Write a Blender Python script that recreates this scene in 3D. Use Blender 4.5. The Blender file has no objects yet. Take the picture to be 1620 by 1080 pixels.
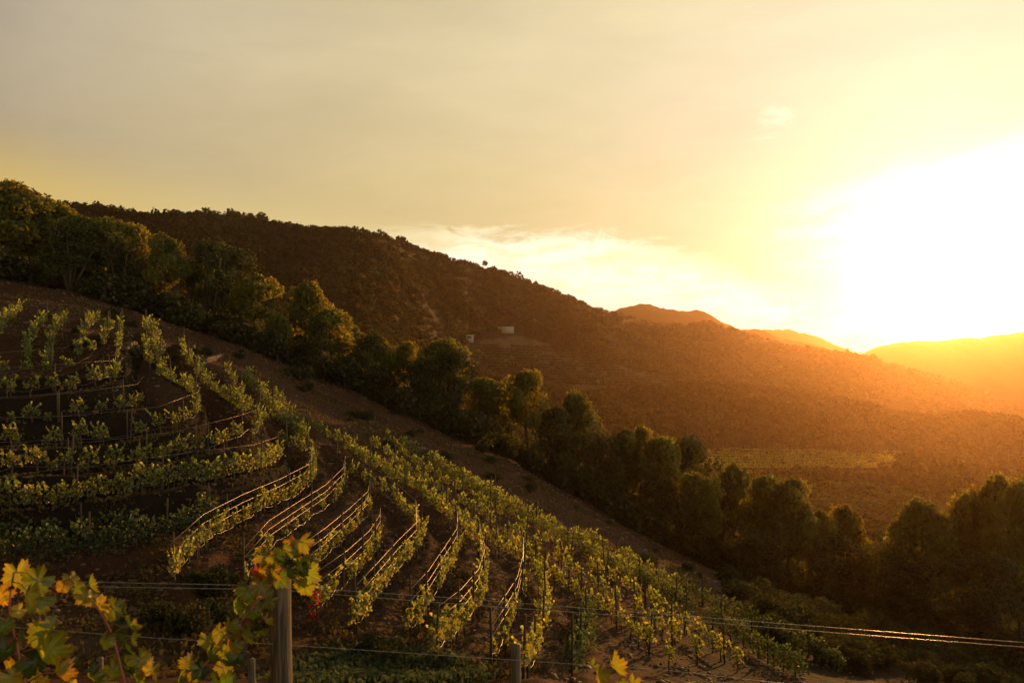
import bpy, math, random
import numpy as np
from mathutils import Vector, Matrix

C = bpy.context.scene.collection
scene = bpy.context.scene
rng = np.random.default_rng(7)
random.seed(7)

# ------------------------------------------------------------------ camera
HZ, FPX, W0, H0 = 560.0, 1260.0, 1620.0, 1080.0          # horizon row, focal length in photo pixels
cam_d = bpy.data.cameras.new("camera")
cam = bpy.data.objects.new("camera", cam_d); C.objects.link(cam)
cam.location = (0, 0, 0); cam.rotation_euler = (math.radians(90), 0, 0)
cam_d.lens = 28.0; cam_d.sensor_width = 36.0
cam_d.shift_y = -(HZ - H0 / 2) / W0 * -1.0
cam_d.clip_start = 0.05; cam_d.clip_end = 40000
cam_d.dof.use_dof = True; cam_d.dof.focus_distance = 45.0; cam_d.dof.aperture_fstop = 6.3
scene.camera = cam

# ------------------------------------------------------------------ light and sky
SUN_DIR = Vector((0.545, 1.0, 0.075)).normalized()
SUN_EL = math.asin(SUN_DIR.z); SUN_AZ = math.atan2(SUN_DIR.x, SUN_DIR.y)
sun_d = bpy.data.lights.new("sun", 'SUN'); sun_d.energy = 5.0; sun_d.angle = math.radians(0.5)
sun_d.color = (1.0, 0.44, 0.10)
sun = bpy.data.objects.new("sun", sun_d); C.objects.link(sun)
sun.rotation_euler = (-SUN_DIR).to_track_quat('-Z', 'Y').to_euler()

world = bpy.data.worlds.new("World"); scene.world = world
world.use_nodes = True
WT = world.node_tree; WT.nodes.clear()


class NT:
    """short-hand for building node trees"""
    def __init__(s, tree): s.t = tree
    def n(s, kind, **kw):
        o = s.t.nodes.new(kind)
        for k, v in kw.items(): setattr(o, k, v)
        return o
    def put(s, sock, v):
        if isinstance(v, bpy.types.NodeSocket): s.t.links.new(v, sock)
        elif isinstance(v, (tuple, list)) and len(v) == 3 and sock.type == 'RGBA': sock.default_value = (*v, 1)
        else: sock.default_value = v
    def m(s, op, a, b=0.0, c=0.0, clamp=False):
        o = s.n('ShaderNodeMath', operation=op, use_clamp=clamp)
        s.put(o.inputs[0], a); s.put(o.inputs[1], b); s.put(o.inputs[2], c)
        return o.outputs[0]
    def vm(s, op, a, b=None, out=0):
        o = s.n('ShaderNodeVectorMath', operation=op)
        s.put(o.inputs[0], a)
        if b is not None: s.put(o.inputs[1], b)
        return o.outputs[out]
    def scale(s, a, k):
        o = s.n('ShaderNodeVectorMath', operation='SCALE')
        s.put(o.inputs[0], a); s.put(o.inputs['Scale'], k)
        return o.outputs[0]
    def mix(s, f, a, b, mode='MIX'):
        o = s.n('ShaderNodeMix', data_type='RGBA', blend_type=mode, clamp_factor=True)
        s.put(o.inputs['Factor'], f); s.put(o.inputs[6], a); s.put(o.inputs[7], b)
        return o.outputs[2]
    def sstep(s, v, lo, hi, a=0.0, b=1.0):
        o = s.n('ShaderNodeMapRange', interpolation_type='SMOOTHSTEP')
        s.put(o.inputs[0], v); o.inputs[1].default_value = lo; o.inputs[2].default_value = hi
        o.inputs[3].default_value = a; o.inputs[4].default_value = b
        return o.outputs[0]
    def ramp(s, f, stops):
        o = s.n('ShaderNodeValToRGB'); e = o.color_ramp.elements
        while len(e) < len(stops): e.new(0.5)
        for i, (p, c) in enumerate(stops): e[i].position = p; e[i].color = (*c, 1)
        s.put(o.inputs[0], f)
        return o.outputs[0]
    def noise(s, vec, scale, detail=4, rough=0.55, dist=0.0):
        o = s.n('ShaderNodeTexNoise'); s.put(o.inputs['Vector'], vec)
        o.inputs['Scale'].default_value = scale; o.inputs['Detail'].default_value = detail
        o.inputs['Roughness'].default_value = rough; o.inputs['Distortion'].default_value = dist
        return o.outputs[0]


def build_sky():
    N = NT(WT)
    d = N.n('ShaderNodeTexCoord').outputs['Generated']
    d = N.vm('NORMALIZE', d)
    sep = N.n('ShaderNodeSeparateXYZ'); N.put(sep.inputs[0], d)
    x, y, z = sep.outputs
    az = N.m('ARCTAN2', x, y)                                   # 0 = +Y, positive towards +X
    el = N.m('ARCSINE', z)
    th = N.m('DIVIDE', N.m('ARCCOSINE', N.vm('DOT_PRODUCT', d, tuple(SUN_DIR), out=1)), math.pi)
    # overcast sheet: brightness falls away from the sun
    deck = N.ramp(th, [(0.0, (.95, .85, .58)), (.05, (.90, .76, .45)), (.10, (.84, .68, .37)), (.15, (.77, .61, .30)),
                       (.22, (.68, .53, .26)), (.33, (.50, .395, .24)), (.43, (.15, .125, .11)), (.60, (.03, .03, .036)), (1.0, (.018, .02, .03))])
    # streaky unevenness of the sheet
    cv = N.n('ShaderNodeCombineXYZ'); N.put(cv.inputs[0], N.m('MULTIPLY', az, 1.0)); N.put(cv.inputs[1], N.m('MULTIPLY', el, 3.2)); cv.inputs[2].default_value = 3.1
    soft = N.noise(cv.outputs[0], 2.2, 4, .5, .4)
    fine = N.noise(cv.outputs[0], 7.0, 6, .62, .8)
    deck = N.mix(1.0, deck, N.ramp(soft, [(.25, (.90, .90, .93)), (.75, (1.10, 1.10, 1.06))]), 'MULTIPLY')
    deck = N.mix(1.0, deck, N.ramp(fine, [(.25, (.96, .96, .94)), (.75, (1.04, 1.04, 1.06))]), 'MULTIPLY')
    # higher up the sheet turns paler and greyer
    deck = N.mix(N.m('MULTIPLY', N.sstep(el, .13, .38), .9), deck, N.mix(1.0, deck, (1.06, 1.15, 1.5), 'MULTIPLY'))
    # yellow clearing low in the west, left of the sun
    low = N.sstep(N.m('ADD', el, N.m('ADD', N.m('MULTIPLY', az, .16), N.m('MULTIPLY', N.m('SUBTRACT', soft, .5), .10))), .04, .17, 1.0, 0.0)
    side = N.sstep(az, -.15, .05, 1.0, 0.0)
    deck = N.mix(N.m('MULTIPLY', N.m('MULTIPLY', low, side), .85), deck, N.mix(N.sstep(az, -.60, -.15), (.80, .56, .16), (.97, .80, .33)))
    # bright gap between the ragged lower edge of the sheet and the hills
    shred = N.noise(cv.outputs[0], 17.0, 7, .66, 1.2)
    rough = N.m('ADD', N.m('MULTIPLY', N.m('SUBTRACT', fine, .5), .075), N.m('MULTIPLY', N.m('SUBTRACT', shred, .5), .05))
    edge = N.m('ADD', N.m('ADD', el, rough), N.m('MULTIPLY', N.m('MAXIMUM', N.m('SUBTRACT', az, .12), 0.0), .38))
    gap = N.m('MULTIPLY', N.sstep(edge, .138, .160, 1.0, 0.0), N.sstep(N.m('ADD', az, N.m('MULTIPLY', rough, 2.0)), -.24, -.04))
    # past the right end of the sheet the clearing climbs higher
    edge2 = N.m('SUBTRACT', N.m('ADD', el, rough), N.m('MULTIPLY', N.m('SUBTRACT', az, .35), .22))
    gap2 = N.m('MULTIPLY', N.sstep(edge2, .165, .205, 1.0, 0.0), N.sstep(N.m('ADD', N.m('ADD', az, N.m('MULTIPLY', rough, 2.2)), N.m('MULTIPLY', el, .35)), .33, .50))
    hole = N.m('MULTIPLY', N.sstep(N.m('ABSOLUTE', N.m('SUBTRACT', N.m('ADD', el, rough), .282)), .0, .016, 1.0, 0.0), N.sstep(N.m('ABSOLUTE', N.m('ADD', N.m('SUBTRACT', az, .325), N.m('MULTIPLY', rough, .8))), .0, .03, 1.0, 0.0))
    gap = N.m('MAXIMUM', N.m('MAXIMUM', gap, N.m('MULTIPLY', gap2, .9)), N.m('MULTIPLY', hole, .5))
    wisps = N.sstep(N.m('ADD', N.m('MULTIPLY', fine, .6), N.m('MULTIPLY', shred, .4)), .38, .60)
    clear = N.mix(wisps, (1.06, .94, .58), (1.25, 1.2, 1.0))
    deck = N.mix(gap, deck, clear)
    # glare of the sun through thin cloud
    g1 = N.m('MULTIPLY', N.m('EXPONENT', N.m('MULTIPLY', th, -11.0)), .30)
    g2 = N.m('MULTIPLY', N.m('EXPONENT', N.m('MULTIPLY', th, -48.0)), 3.0)
    g = N.n('ShaderNodeCombineXYZ')
    N.put(g.inputs[0], N.m('ADD', g1, g2)); N.put(g.inputs[1], N.m('ADD', N.m('MULTIPLY', g1, .98), N.m('MULTIPLY', g2, .9)))
    N.put(g.inputs[2], N.m('ADD', N.m('MULTIPLY', g1, 1.1), N.m('MULTIPLY', g2, .7)))
    deck = N.vm('ADD', deck, g.outputs[0])
    deck = N.mix(1.0, deck, (1.0, .99, .91), 'MULTIPLY')
    # sheet darkened above the view, added to cut the skylight on the land
    deck = N.scale(deck, N.sstep(el, .45, .72, 1.0, .07))
    nish = N.n('ShaderNodeTexSky', sky_type='NISHITA', sun_disc=False, sun_elevation=SUN_EL, sun_rotation=SUN_AZ, altitude=400, dust_density=2.0)
    col = N.mix(.93, nish.outputs[0], N.scale(deck, 10.0))
    bg = N.n('ShaderNodeBackground'); N.put(bg.inputs[0], col); bg.inputs[1].default_value = 0.1
    out = N.n('ShaderNodeOutputWorld'); N.put(out.inputs[0], bg.outputs[0])


build_sky()
scene.view_settings.view_transform = 'Standard'; scene.view_settings.look = 'None'
scene.view_settings.exposure = 0.0; scene.view_settings.gamma = 1.0
scene.render.engine = 'CYCLES'
cy = scene.cycles
cy.max_bounces = 5; cy.diffuse_bounces = 2; cy.glossy_bounces = 2; cy.transmission_bounces = 4; cy.volume_bounces = 0
cy.use_denoising = True; cy.use_adaptive_sampling = True; cy.adaptive_threshold = 0.012
cy.sample_clamp_indirect = 4.0


# ------------------------------------------------------------------ helpers
def tag(o, label=None, cat=None, group=None, kind=None):
    if label: o['label'] = label
    if cat: o['category'] = cat
    if group: o['group'] = group
    if kind: o['kind'] = kind
    return o


def link(name, me, parent=None, mat=None):
    o = bpy.data.objects.new(name, me); C.objects.link(o)
    if mat is not None and me is not None and not me.materials: me.materials.append(mat)
    if parent is not None: o.parent = parent
    return o


def empty(name, loc, rz=0.0, sc=1.0):
    o = bpy.data.objects.new(name, None); C.objects.link(o)
    o.location = loc; o.rotation_euler = (0, 0, rz); o.scale = (sc, sc, sc) if not isinstance(sc, tuple) else sc
    o.empty_display_size = 0.2
    return o


def mesh(name, V, F, smooth=False, tint=None, mats=None, midx=None):
    """V (n,3); F (m,k) array of equal polygons, or list of such arrays"""
    V = np.asarray(V, np.float32)
    Fs = [np.asarray(f, np.int32) for f in (F if isinstance(F, list) else [F]) if len(f)]
    me = bpy.data.meshes.new(name)
    me.vertices.add(len(V)); me.vertices.foreach_set('co', V.ravel())
    loops = np.concatenate([f.ravel() for f in Fs]); tot = np.concatenate([np.full(len(f), f.shape[1], np.int32) for f in Fs])
    me.loops.add(len(loops)); me.loops.foreach_set('vertex_index', loops)
    me.polygons.add(len(tot))
    me.polygons.foreach_set('loop_start', np.concatenate([[0], np.cumsum(tot)[:-1]]).astype(np.int32))
    me.polygons.foreach_set('loop_total', tot)
    if smooth: me.polygons.foreach_set('use_smooth', np.ones(len(tot), bool))
    for m in (mats or []): me.materials.append(m)
    if midx is not None: me.polygons.foreach_set('material_index', np.asarray(midx, np.int32))
    if tint is not None:
        a = me.attributes.new('tint', 'FLOAT_COLOR', 'POINT')
        t = np.ones((len(V), 4), np.float32); t[:, :tint.shape[1]] = tint
        a.data.foreach_set('color', t.ravel())
    me.update(); me.validate()
    return me


class MB:
    """collects pieces, gives one mesh"""
    def __init__(s): s.v = []; s.f = {}; s.n = 0; s.t = []
    def add(s, V, F, tint=(1, 1, 1)):
        V = np.asarray(V, float)
        for f in F: s.f.setdefault(len(f), []).append([i + s.n for i in f])
        s.v.append(V); s.n += len(V)
        s.t.append(np.tile(np.asarray(tint, float), (len(V), 1)))
    def tube(s, pts, rad, sides=6, cap=True, tint=(1, 1, 1)):
        pts = [Vector(p) for p in pts]; n = len(pts)
        rad = [rad] * n if not hasattr(rad, '__len__') else rad
        V = []; ref = Vector((0, 0, 1))
        for i, p in enumerate(pts):
            t = (pts[min(i + 1, n - 1)] - pts[max(i - 1, 0)]).normalized()
            a = t.cross(ref)
            if a.length < .1: a = t.cross(Vector((1, 0, 0)))
            a.normalize(); b = t.cross(a)
            for k in range(sides):
                q = 2 * math.pi * k / sides
                V.append(p + (a * math.cos(q) + b * math.sin(q)) * rad[i])
        F = []
        for i in range(n - 1):
            for k in range(sides):
                k2 = (k + 1) % sides
                F.append((i * sides + k, i * sides + k2, (i + 1) * sides + k2, (i + 1) * sides + k))
        if cap:
            F.append(tuple(range(sides - 1, -1, -1))); F.append(tuple((n - 1) * sides + k for k in range(sides)))
        s.add([tuple(v) for v in V], F, tint)
    def box(s, c, h, tint=(1, 1, 1), rz=0):
        x, y, z = c; a, b, d = h; cs, sn = math.cos(rz), math.sin(rz)
        V = [(x + sx * a * cs - sy * b * sn, y + sx * a * sn + sy * b * cs, z + sz * d) for sx in (-1, 1) for sy in (-1, 1) for sz in (-1, 1)]
        s.add(V, [(0, 1, 3, 2), (4, 6, 7, 5), (0, 4, 5, 1), (2, 3, 7, 6), (0, 2, 6, 4), (1, 5, 7, 3)], tint)
    def me(s, name, smooth=False, mats=None):
        return mesh(name, np.concatenate(s.v), [np.array(f) for f in s.f.values()], smooth, np.concatenate(s.t), mats)


def unit(v): return v / np.maximum(np.linalg.norm(v, axis=-1, keepdims=True), 1e-9)


def leaf_quads(cen, nrm, size, aspect=1.3, fold=0.18):
    """one folded, leaf-shaped quad for each centre"""
    n = len(cen); r = unit(rng.normal(size=(n, 3)))
    t = unit(np.cross(nrm, r)); b = np.cross(nrm, t)
    L = np.asarray(size).reshape(-1, 1) * np.ones((n, 1))
    a0 = cen - t * L * .5 * aspect; a1 = cen + b * L * .5 + nrm * L * fold
    a2 = cen + t * L * .5 * aspect; a3 = cen - b * L * .5 + nrm * L * fold * rng.uniform(-.4, 1, (n, 1))
    V = np.stack([a0, a1, a2, a3], 1).reshape(-1, 3)
    F = np.arange(n * 4).reshape(-1, 4)
    return V, F


def vnoise(x, y, seed=0):
    """smooth 2D value noise, -1..1"""
    tab = np.random.default_rng(seed).uniform(-1, 1, 4096)
    xi = np.floor(x).astype(np.int64); yi = np.floor(y).astype(np.int64)
    fx = x - xi; fy = y - yi; fx = fx * fx * (3 - 2 * fx); fy = fy * fy * (3 - 2 * fy)
    h = lambda a, b: tab[(a * 73856093 ^ b * 19349663) & 4095]
    return (h(xi, yi) * (1 - fx) + h(xi + 1, yi) * fx) * (1 - fy) + (h(xi, yi + 1) * (1 - fx) + h(xi + 1, yi + 1) * fx) * fy


def fbm(x, y, seed=0, octv=4):
    s = 0; a = 1
    for k in range(octv): s = s + a * vnoise(x, y, seed + k); x = x * 2.03; y = y * 2.03; a *= .5
    return s


ONES = ['', 'first', 'second', 'third', 'fourth', 'fifth', 'sixth', 'seventh', 'eighth', 'ninth', 'tenth', 'eleventh', 'twelfth', 'thirteenth',
        'fourteenth', 'fifteenth', 'sixteenth', 'seventeenth', 'eighteenth', 'nineteenth']
TENS = {2: ('twentieth', 'twenty'), 3: ('thirtieth', 'thirty'), 4: ('fortieth', 'forty'), 5: ('fiftieth', 'fifty'), 6: ('sixtieth', 'sixty'),
        7: ('seventieth', 'seventy'), 8: ('eightieth', 'eighty'), 9: ('ninetieth', 'ninety')}
def ordinal(n):
    if n < 20: return ONES[n]
    if n >= 100: return 'hundred-and-' + ordinal(n - 100) if n > 100 else 'hundredth'
    t, u = divmod(n, 10)
    return TENS[t][0] if u == 0 else TENS[t][1] + '-' + ONES[u]


# ------------------------------------------------------------------ materials
def mat(name):
    m = bpy.data.materials.new(name); m.use_nodes = True; m.node_tree.nodes.clear()
    return m, NT(m.node_tree)


def finish(N, shader, disp=None):
    o = N.n('ShaderNodeOutputMaterial'); N.put(o.inputs[0], shader)


def simple(name, col, rough=.8, metal=0.0, var=.25, scale=6.0, spec=.5):
    m, N = mat(name)
    co = N.n('ShaderNodeTexCoord').outputs['Object']
    nz = N.noise(co, scale, 5, .6)
    c = N.mix(nz, tuple(k * (1 - var) for k in col), tuple(min(1, k * (1 + var)) for k in col))
    p = N.n('ShaderNodeBsdfPrincipled'); N.put(p.inputs['Base Color'], c)
    p.inputs['Roughness'].default_value = rough; p.inputs['Metallic'].default_value = metal
    p.inputs['Specular IOR Level'].default_value = spec
    finish(N, p.outputs[0])
    return m


def leafmat(name, dif, trans, rough=.5, gloss=.05, dark=None):
    """thin leaf: reflects, and lets the light through; each leaf and each plant a little different"""
    m, N = mat(name)
    at = N.n('ShaderNodeAttribute', attribute_name='tint').outputs['Color']
    rnd = N.n('ShaderNodeObjectInfo').outputs['Random']
    pv = N.ramp(rnd, [(0, (.72, .80, .8)), (.5, (1, 1, 1)), (1, (1.22, 1.08, .9))])
    at = N.mix(1.0, at, pv, 'MULTIPLY')
    d = N.n('ShaderNodeBsdfDiffuse'); N.put(d.inputs[0], N.mix(1.0, at, dif, 'MULTIPLY'))
    t = N.n('ShaderNodeBsdfTranslucent'); N.put(t.inputs[0], N.mix(1.0, at, trans, 'MULTIPLY'))
    a = N.n('ShaderNodeAddShader'); N.put(a.inputs[0], d.outputs[0]); N.put(a.inputs[1], t.outputs[0])
    g = N.n('ShaderNodeBsdfGlossy'); g.inputs['Roughness'].default_value = rough; g.inputs[0].default_value = (1, 1, 1, 1)
    mx = N.n('ShaderNodeMixShader'); mx.inputs[0].default_value = gloss
    N.put(mx.inputs[1], a.outputs[0]); N.put(mx.inputs[2], g.outputs[0])
    finish(N, mx.outputs[0])
    return m


def ground_material():
    m, N = mat('slate_soil')
    co = N.n('ShaderNodeNewGeometry').outputs['Position']
    cov = N.n('ShaderNodeAttribute', attribute_name='tint'); sp = N.n('ShaderNodeSeparateColor'); N.put(sp.inputs[0], cov.outputs['Color'])
    n1 = N.noise(co, .35, 6, .65); n2 = N.noise(co, 3.2, 6, .7); n3 = N.noise(co, .05, 5, .6)
    soil = N.mix(n1, (.036, .016, .0095), (.105, .048, .026))
    soil = N.mix(N.sstep(n2, .52, .72), soil, (.14, .076, .047))
    vor = N.n('ShaderNodeTexVoronoi'); N.put(vor.inputs['Vector'], co); vor.inputs['Scale'].default_value = 4.5
    stone = N.sstep(vor.outputs['Distance'], .05, .16, 1.0, 0.0)
    soil = N.mix(N.m('MULTIPLY', stone, N.sstep(n1, .45, .65)), soil, (.30, .22, .165))
    soil = N.mix(N.m('MULTIPLY', N.sstep(n1, .55, .7), .5), soil, (.055, .048, .020))           # dry weeds
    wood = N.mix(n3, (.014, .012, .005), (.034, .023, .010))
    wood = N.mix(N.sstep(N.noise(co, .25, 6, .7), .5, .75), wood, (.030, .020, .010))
    field = N.mix(N.noise(co, .08, 4), (.10, .085, .022), (.17, .14, .035))
    wn_ = N.n('ShaderNodeAttribute', attribute_name='worn_and_shade'); ws = N.n('ShaderNodeSeparateColor'); N.put(ws.inputs[0], wn_.outputs['Color'])
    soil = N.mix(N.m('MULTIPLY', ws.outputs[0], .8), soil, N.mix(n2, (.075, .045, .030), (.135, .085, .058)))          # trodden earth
    soil = N.mix(N.m('MULTIPLY', ws.outputs[1], .95), soil, N.mix(n2, (.006, .005, .0045), (.022, .017, .014)))           # shade of the terrace banks, put into the soil colour as near-black
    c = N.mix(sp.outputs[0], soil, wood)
    c = N.mix(sp.outputs[1], c, field)
    c = N.mix(N.m('MULTIPLY', sp.outputs[2], .9), c, N.mix(n2, (.16, .062, .020), (.26, .11, .036)))
    p = N.n('ShaderNodeBsdfPrincipled'); N.put(p.inputs['Base Color'], c); p.inputs['Roughness'].default_value = .95
    p.inputs['Specular IOR Level'].default_value = .15
    b = N.n('ShaderNodeBump'); b.inputs['Strength'].default_value = .9; b.inputs['Distance'].default_value = .16
    N.put(b.inputs['Height'], N.m('ADD', N.noise(co, 2.2, 8, .72), N.m('MULTIPLY', stone, .5))); N.put(p.inputs['Normal'], b.outputs[0])
    finish(N, p.outputs[0])
    return m


M_GROUND = ground_material()
M_VINE = leafmat('vine_leaf', (.034, .054, .011), (.29, .31, .045), .45, .05)
M_VINEGREENSHADE = leafmat('green_shaded_vine_leaf', (.026, .044, .012), (.07, .10, .026), .45, .04)  # greener leaf, with the tree shade of the outer rows put into its colour
M_PINE = leafmat('pine_needles', (.036, .050, .013), (.165, .150, .022), .6, .02)
M_SHRUB = leafmat('shrub_leaf', (.020, .026, .009), (.032, .036, .008), .6, .02)
M_FOREST = leafmat('hill_scrub', (.024, .022, .008), (.026, .021, .005), .7, .01)
M_GRAPE = leafmat('autumn_vine_leaf', (.032, .040, .007), (.27, .26, .022), .38, .022)
M_GRASS = leafmat('pale_weeds', (.045, .062, .034), (.05, .065, .025), .6, .02)
M_FIELDVINE = leafmat('field_vine', (.08, .085, .012), (.32, .28, .02), .6, .02)
M_BARK = simple('bark', (.055, .038, .026), .9, scale=8)
M_VBARK = simple('vine_bark', (.075, .045, .028), .9, scale=20)
M_CANE = simple('red_cane', (.20, .050, .028), .5, scale=30)
M_POST = simple('weathered_post', (.060, .044, .033), .8, scale=9)
M_STUB = simple('grey_post', (.11, .10, .085), .8, scale=14)
M_STAKE = simple('pale_stake', (.55, .53, .50), .6, scale=9)
M_WIRE = simple('galvanised_wire', (.50, .44, .38), .42, 1.0, .1, 3)
M_OLDWIRE = simple('dull_wire', (.36, .32, .28), .33, 1.0, .2, 3)
M_HOSE = simple('drip_hose', (.055, .042, .034), .34, 0.0, .2, 3, spec=.9)
M_WHITE = simple('white_render', (.30, .29, .26), .8, scale=1.5, var=.06)
M_ROOF = simple('flat_roof', (.42, .38, .33), .8, scale=1.5)
M_DARK = simple('dark_opening', (.03, .03, .03), .6)
M_STONE = simple('dry_stone', (.085, .06, .042), .9, scale=2.5, var=.5)

# ------------------------------------------------------------------ terrain: range profile for each bearing (distance, photo row of the ground)
NEAR = [(1.2, -1.78), (3.0, -1.95), (4.2, -2.15), (5.2, -3.1), (7.5, -3.75), (9.5, -4.3)]          # (distance, height) of the bank below the camera
COLS = {
    0: [(19, 1085), (30, 905), (34, 845), (38, 750), (43, 665), (48, 602), (56, 525), (70, 470), (85, 435), (100, 440), (160, 455), (300, 400), (520, 312), (620, 335), (900, 420), (1500, 540)],
    150: [(19.5, 1085), (29, 935), (35, 850), (42, 735), (46, 660), (52, 590), (60, 530), (74, 488), (86, 465), (105, 480), (160, 500), (300, 440), (525, 330), (620, 350), (900, 430), (1500, 540)],
    300: [(20, 1085), (28, 955), (36, 850), (47, 702), (54, 630), (62, 572), (75, 540), (88, 512), (120, 545), (170, 560), (300, 490), (540, 344), (620, 370), (1000, 480), (1500, 560)],
    400: [(20, 1085), (28, 975), (36, 865), (48, 730), (55, 665), (63, 615), (76, 570), (89, 545), (120, 580), (170, 605), (310, 520), (550, 347), (640, 375), (1000, 480), (1500, 560)],
    500: [(21, 1085), (27, 1005), (38, 872), (50, 757), (57, 705), (64, 668), (76, 625), (88, 590), (110, 612), (170, 645), (320, 560), (560, 362), (660, 390), (1000, 480), (1500, 560)],
    600: [(21.5, 1085), (27, 1010), (39, 880), (50, 785), (57, 740), (66, 695), (78, 655), (89, 625), (112, 650), (180, 690), (330, 590), (600, 376), (700, 400), (1000, 480), (1500, 560)],
    700: [(22, 1085), (28, 1003), (39, 892), (48, 822), (57, 772), (72, 715), (90, 672), (115, 705), (200, 725), (350, 640), (500, 570), (620, 535), (760, 408), (860, 430), (1200, 520), (1600, 570)],
    800: [(22.5, 1085), (30, 990), (39, 905), (47, 855), (56, 812), (70, 755), (92, 712), (115, 740), (220, 745), (420, 650), (560, 607), (640, 577), (720, 545), (780, 520), (950, 440), (1100, 465), (1500, 540), (1900, 580)],
    900: [(24, 1085), (32, 1003), (40, 942), (46, 902), (52, 870), (65, 822), (86, 775), (100, 795), (200, 790), (380, 690), (560, 622), (640, 600), (720, 577), (830, 545), (1020, 483), (1150, 500), (1500, 560), (1900, 590)],
    1050: [(27, 1080), (33, 1030), (40, 975), (46, 938), (55, 900), (70, 880), (84, 860), (100, 880), (200, 830), (350, 740), (480, 680), (600, 642), (700, 612), (850, 585), (1000, 560), (1200, 520), (1350, 535), (1700, 600)],
    1200: [(29, 1100), (34, 1065), (40, 1025), (46, 985), (55, 955), (78, 930), (100, 945), (150, 895), (250, 810), (350, 765), (420, 742), (480, 708), (560, 668), (700, 614), (760, 614), (880, 640), (1050, 612), (1380, 545), (1500, 560), (1900, 610)],
    1400: [(37, 1085), (42, 1055), (48, 1030), (58, 1005), (72, 985), (100, 1000), (150, 930), (250, 835), (350, 778), (430, 744), (520, 708), (640, 668), (750, 641), (800, 641), (920, 668), (1120, 628), (1450, 577), (1600, 590), (2000, 620)],
    1500: [(40, 1085), (50, 1055), (60, 1035), (70, 1020), (100, 1020), (150, 940), (250, 850), (400, 768), (550, 715), (680, 676), (780, 655), (830, 655), (960, 682), (1200, 640), (1500, 603), (1700, 630), (2100, 650)],
    1620: [(44, 1110), (62, 1085), (80, 1065), (100, 1055), (150, 955), (250, 870), (400, 785), (550, 737), (690, 696), (800, 671), (850, 671), (1000, 704), (1250, 680), (1500, 660), (1700, 690), (2200, 690)],
}
for k, src, dy in ((-500, 0, -40), (-1500, 0, -60), (2100, 1620, 40), (3200, 1620, 60)):
    COLS[k] = [(d, y + dy) for d, y in COLS[src]]
DV = np.concatenate([np.geomspace(1.2, 17.9, 46)[:-1], np.arange(17.9, 76, .17), np.geomspace(76.2, 2300, 330), np.geomspace(2400, 9000, 14)])
UP = np.concatenate([np.linspace(-1500, -190, 34)[:-1], np.arange(-190, 1811, 4.0), np.linspace(1840, 3200, 34)])


def gsmooth(A, sig, axis):
    r = int(3 * sig + 1); k = np.exp(-.5 * (np.arange(-r, r + 1) / sig) ** 2); k /= k.sum()
    P = np.pad(A, [(r, r) if i == axis else (0, 0) for i in range(2)], mode='edge')
    return np.apply_along_axis(lambda v: np.convolve(v, k, 'valid'), axis, P)


keys = sorted(COLS); tabs = []
for k in keys:
    c = COLS[k]
    dd = [d for d, _ in NEAR] + [d for d, _ in c] + [4200, 9000]
    zz = [z for _, z in NEAR] + [(HZ - y) / FPX * d for d, y in c] + [-200, -240]
    tabs.append(np.interp(DV, dd, zz))
tabs = np.array(tabs)
slope = tabs / DV
Z0 = np.array([np.interp(UP, keys, slope[:, j]) for j in range(len(DV))]).T          # (px, distance) of z / distance
inn = (UP >= -190) & (UP <= 1810)
Z0[inn] = gsmooth(Z0[inn], 11, 0)
lo = DV < 17.9
mid = (DV >= 16) & (DV < 76); far = DV >= 76
Zs = gsmooth(Z0, 5, 1)
Z0 = np.where(DV[None, :] > 17, Zs, Z0) * DV[None, :]
XG = (UP[:, None] - 810) / FPX * DV[None, :]; YG = np.broadcast_to(DV[None, :], XG.shape)
# relief: folds on the far hills, small lumps near by
wf = np.clip((DV - 130) / 250, 0, 1)[None, :] * np.clip((3000 - DV) / 800, 0, 1)[None, :]
Z0 = Z0 + wf * (fbm(XG / 95, YG / 150, 3, 5) * 6.0 * np.clip(YG / 600, .25, 1.2))
# hold the hill's skyline to its profile
SKY = [(-600, 290), (-200, 300), (40, 310), (100, 318), (150, 323), (190, 331), (240, 337), (330, 334), (400, 338), (450, 353), (500, 357), (560, 361), (620, 373), (660, 391), (700, 403), (760, 420), (800, 428), (850, 447), (890, 463), (930, 480), (963, 490), (1007, 502), (1050, 511), (1080, 511), (1123, 505), (1147, 514), (1213, 533), (1253, 542), (1313, 550), (1380, 559), (1413, 574), (1480, 590), (1523, 601), (1557, 620), (1600, 640), (1650, 662), (1800, 700), (3200, 720)]
fj_ = np.where((DV > 300) & (DV < 1800))[0]
for _ in range(2):
    rowm = HZ - FPX * Z0[:, fj_] / DV[None, fj_]; kk = np.argmin(rowm, 1); rmin = rowm[np.arange(len(UP)), kk]; dr = DV[fj_][kk]
    delta = (np.interp(UP, [a for a, _ in SKY], [b for _, b in SKY]) + 4.0) - rmin
    delta = np.convolve(np.pad(delta, 4, mode='edge'), np.ones(9) / 9, 'valid')
    wd = np.clip((DV[None, :] / dr[:, None] - .55) / .4, 0, 1); wd = wd * wd * (3 - 2 * wd) * np.clip((4000 - DV) / 1500, 0, 1)[None, :]
    Z0 = Z0 - delta[:, None] / FPX * DV[None, :] * wd
wn = np.clip((DV - 10) / 10, 0, 1)[None, :] * np.clip((140 - DV) / 40, 0, 1)[None, :]
Z0 = Z0 + wn * (fbm(XG / 3.1, YG / 3.1, 11, 4) * .10 + fbm(XG / .7, YG / .7, 31, 2) * .025)


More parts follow.
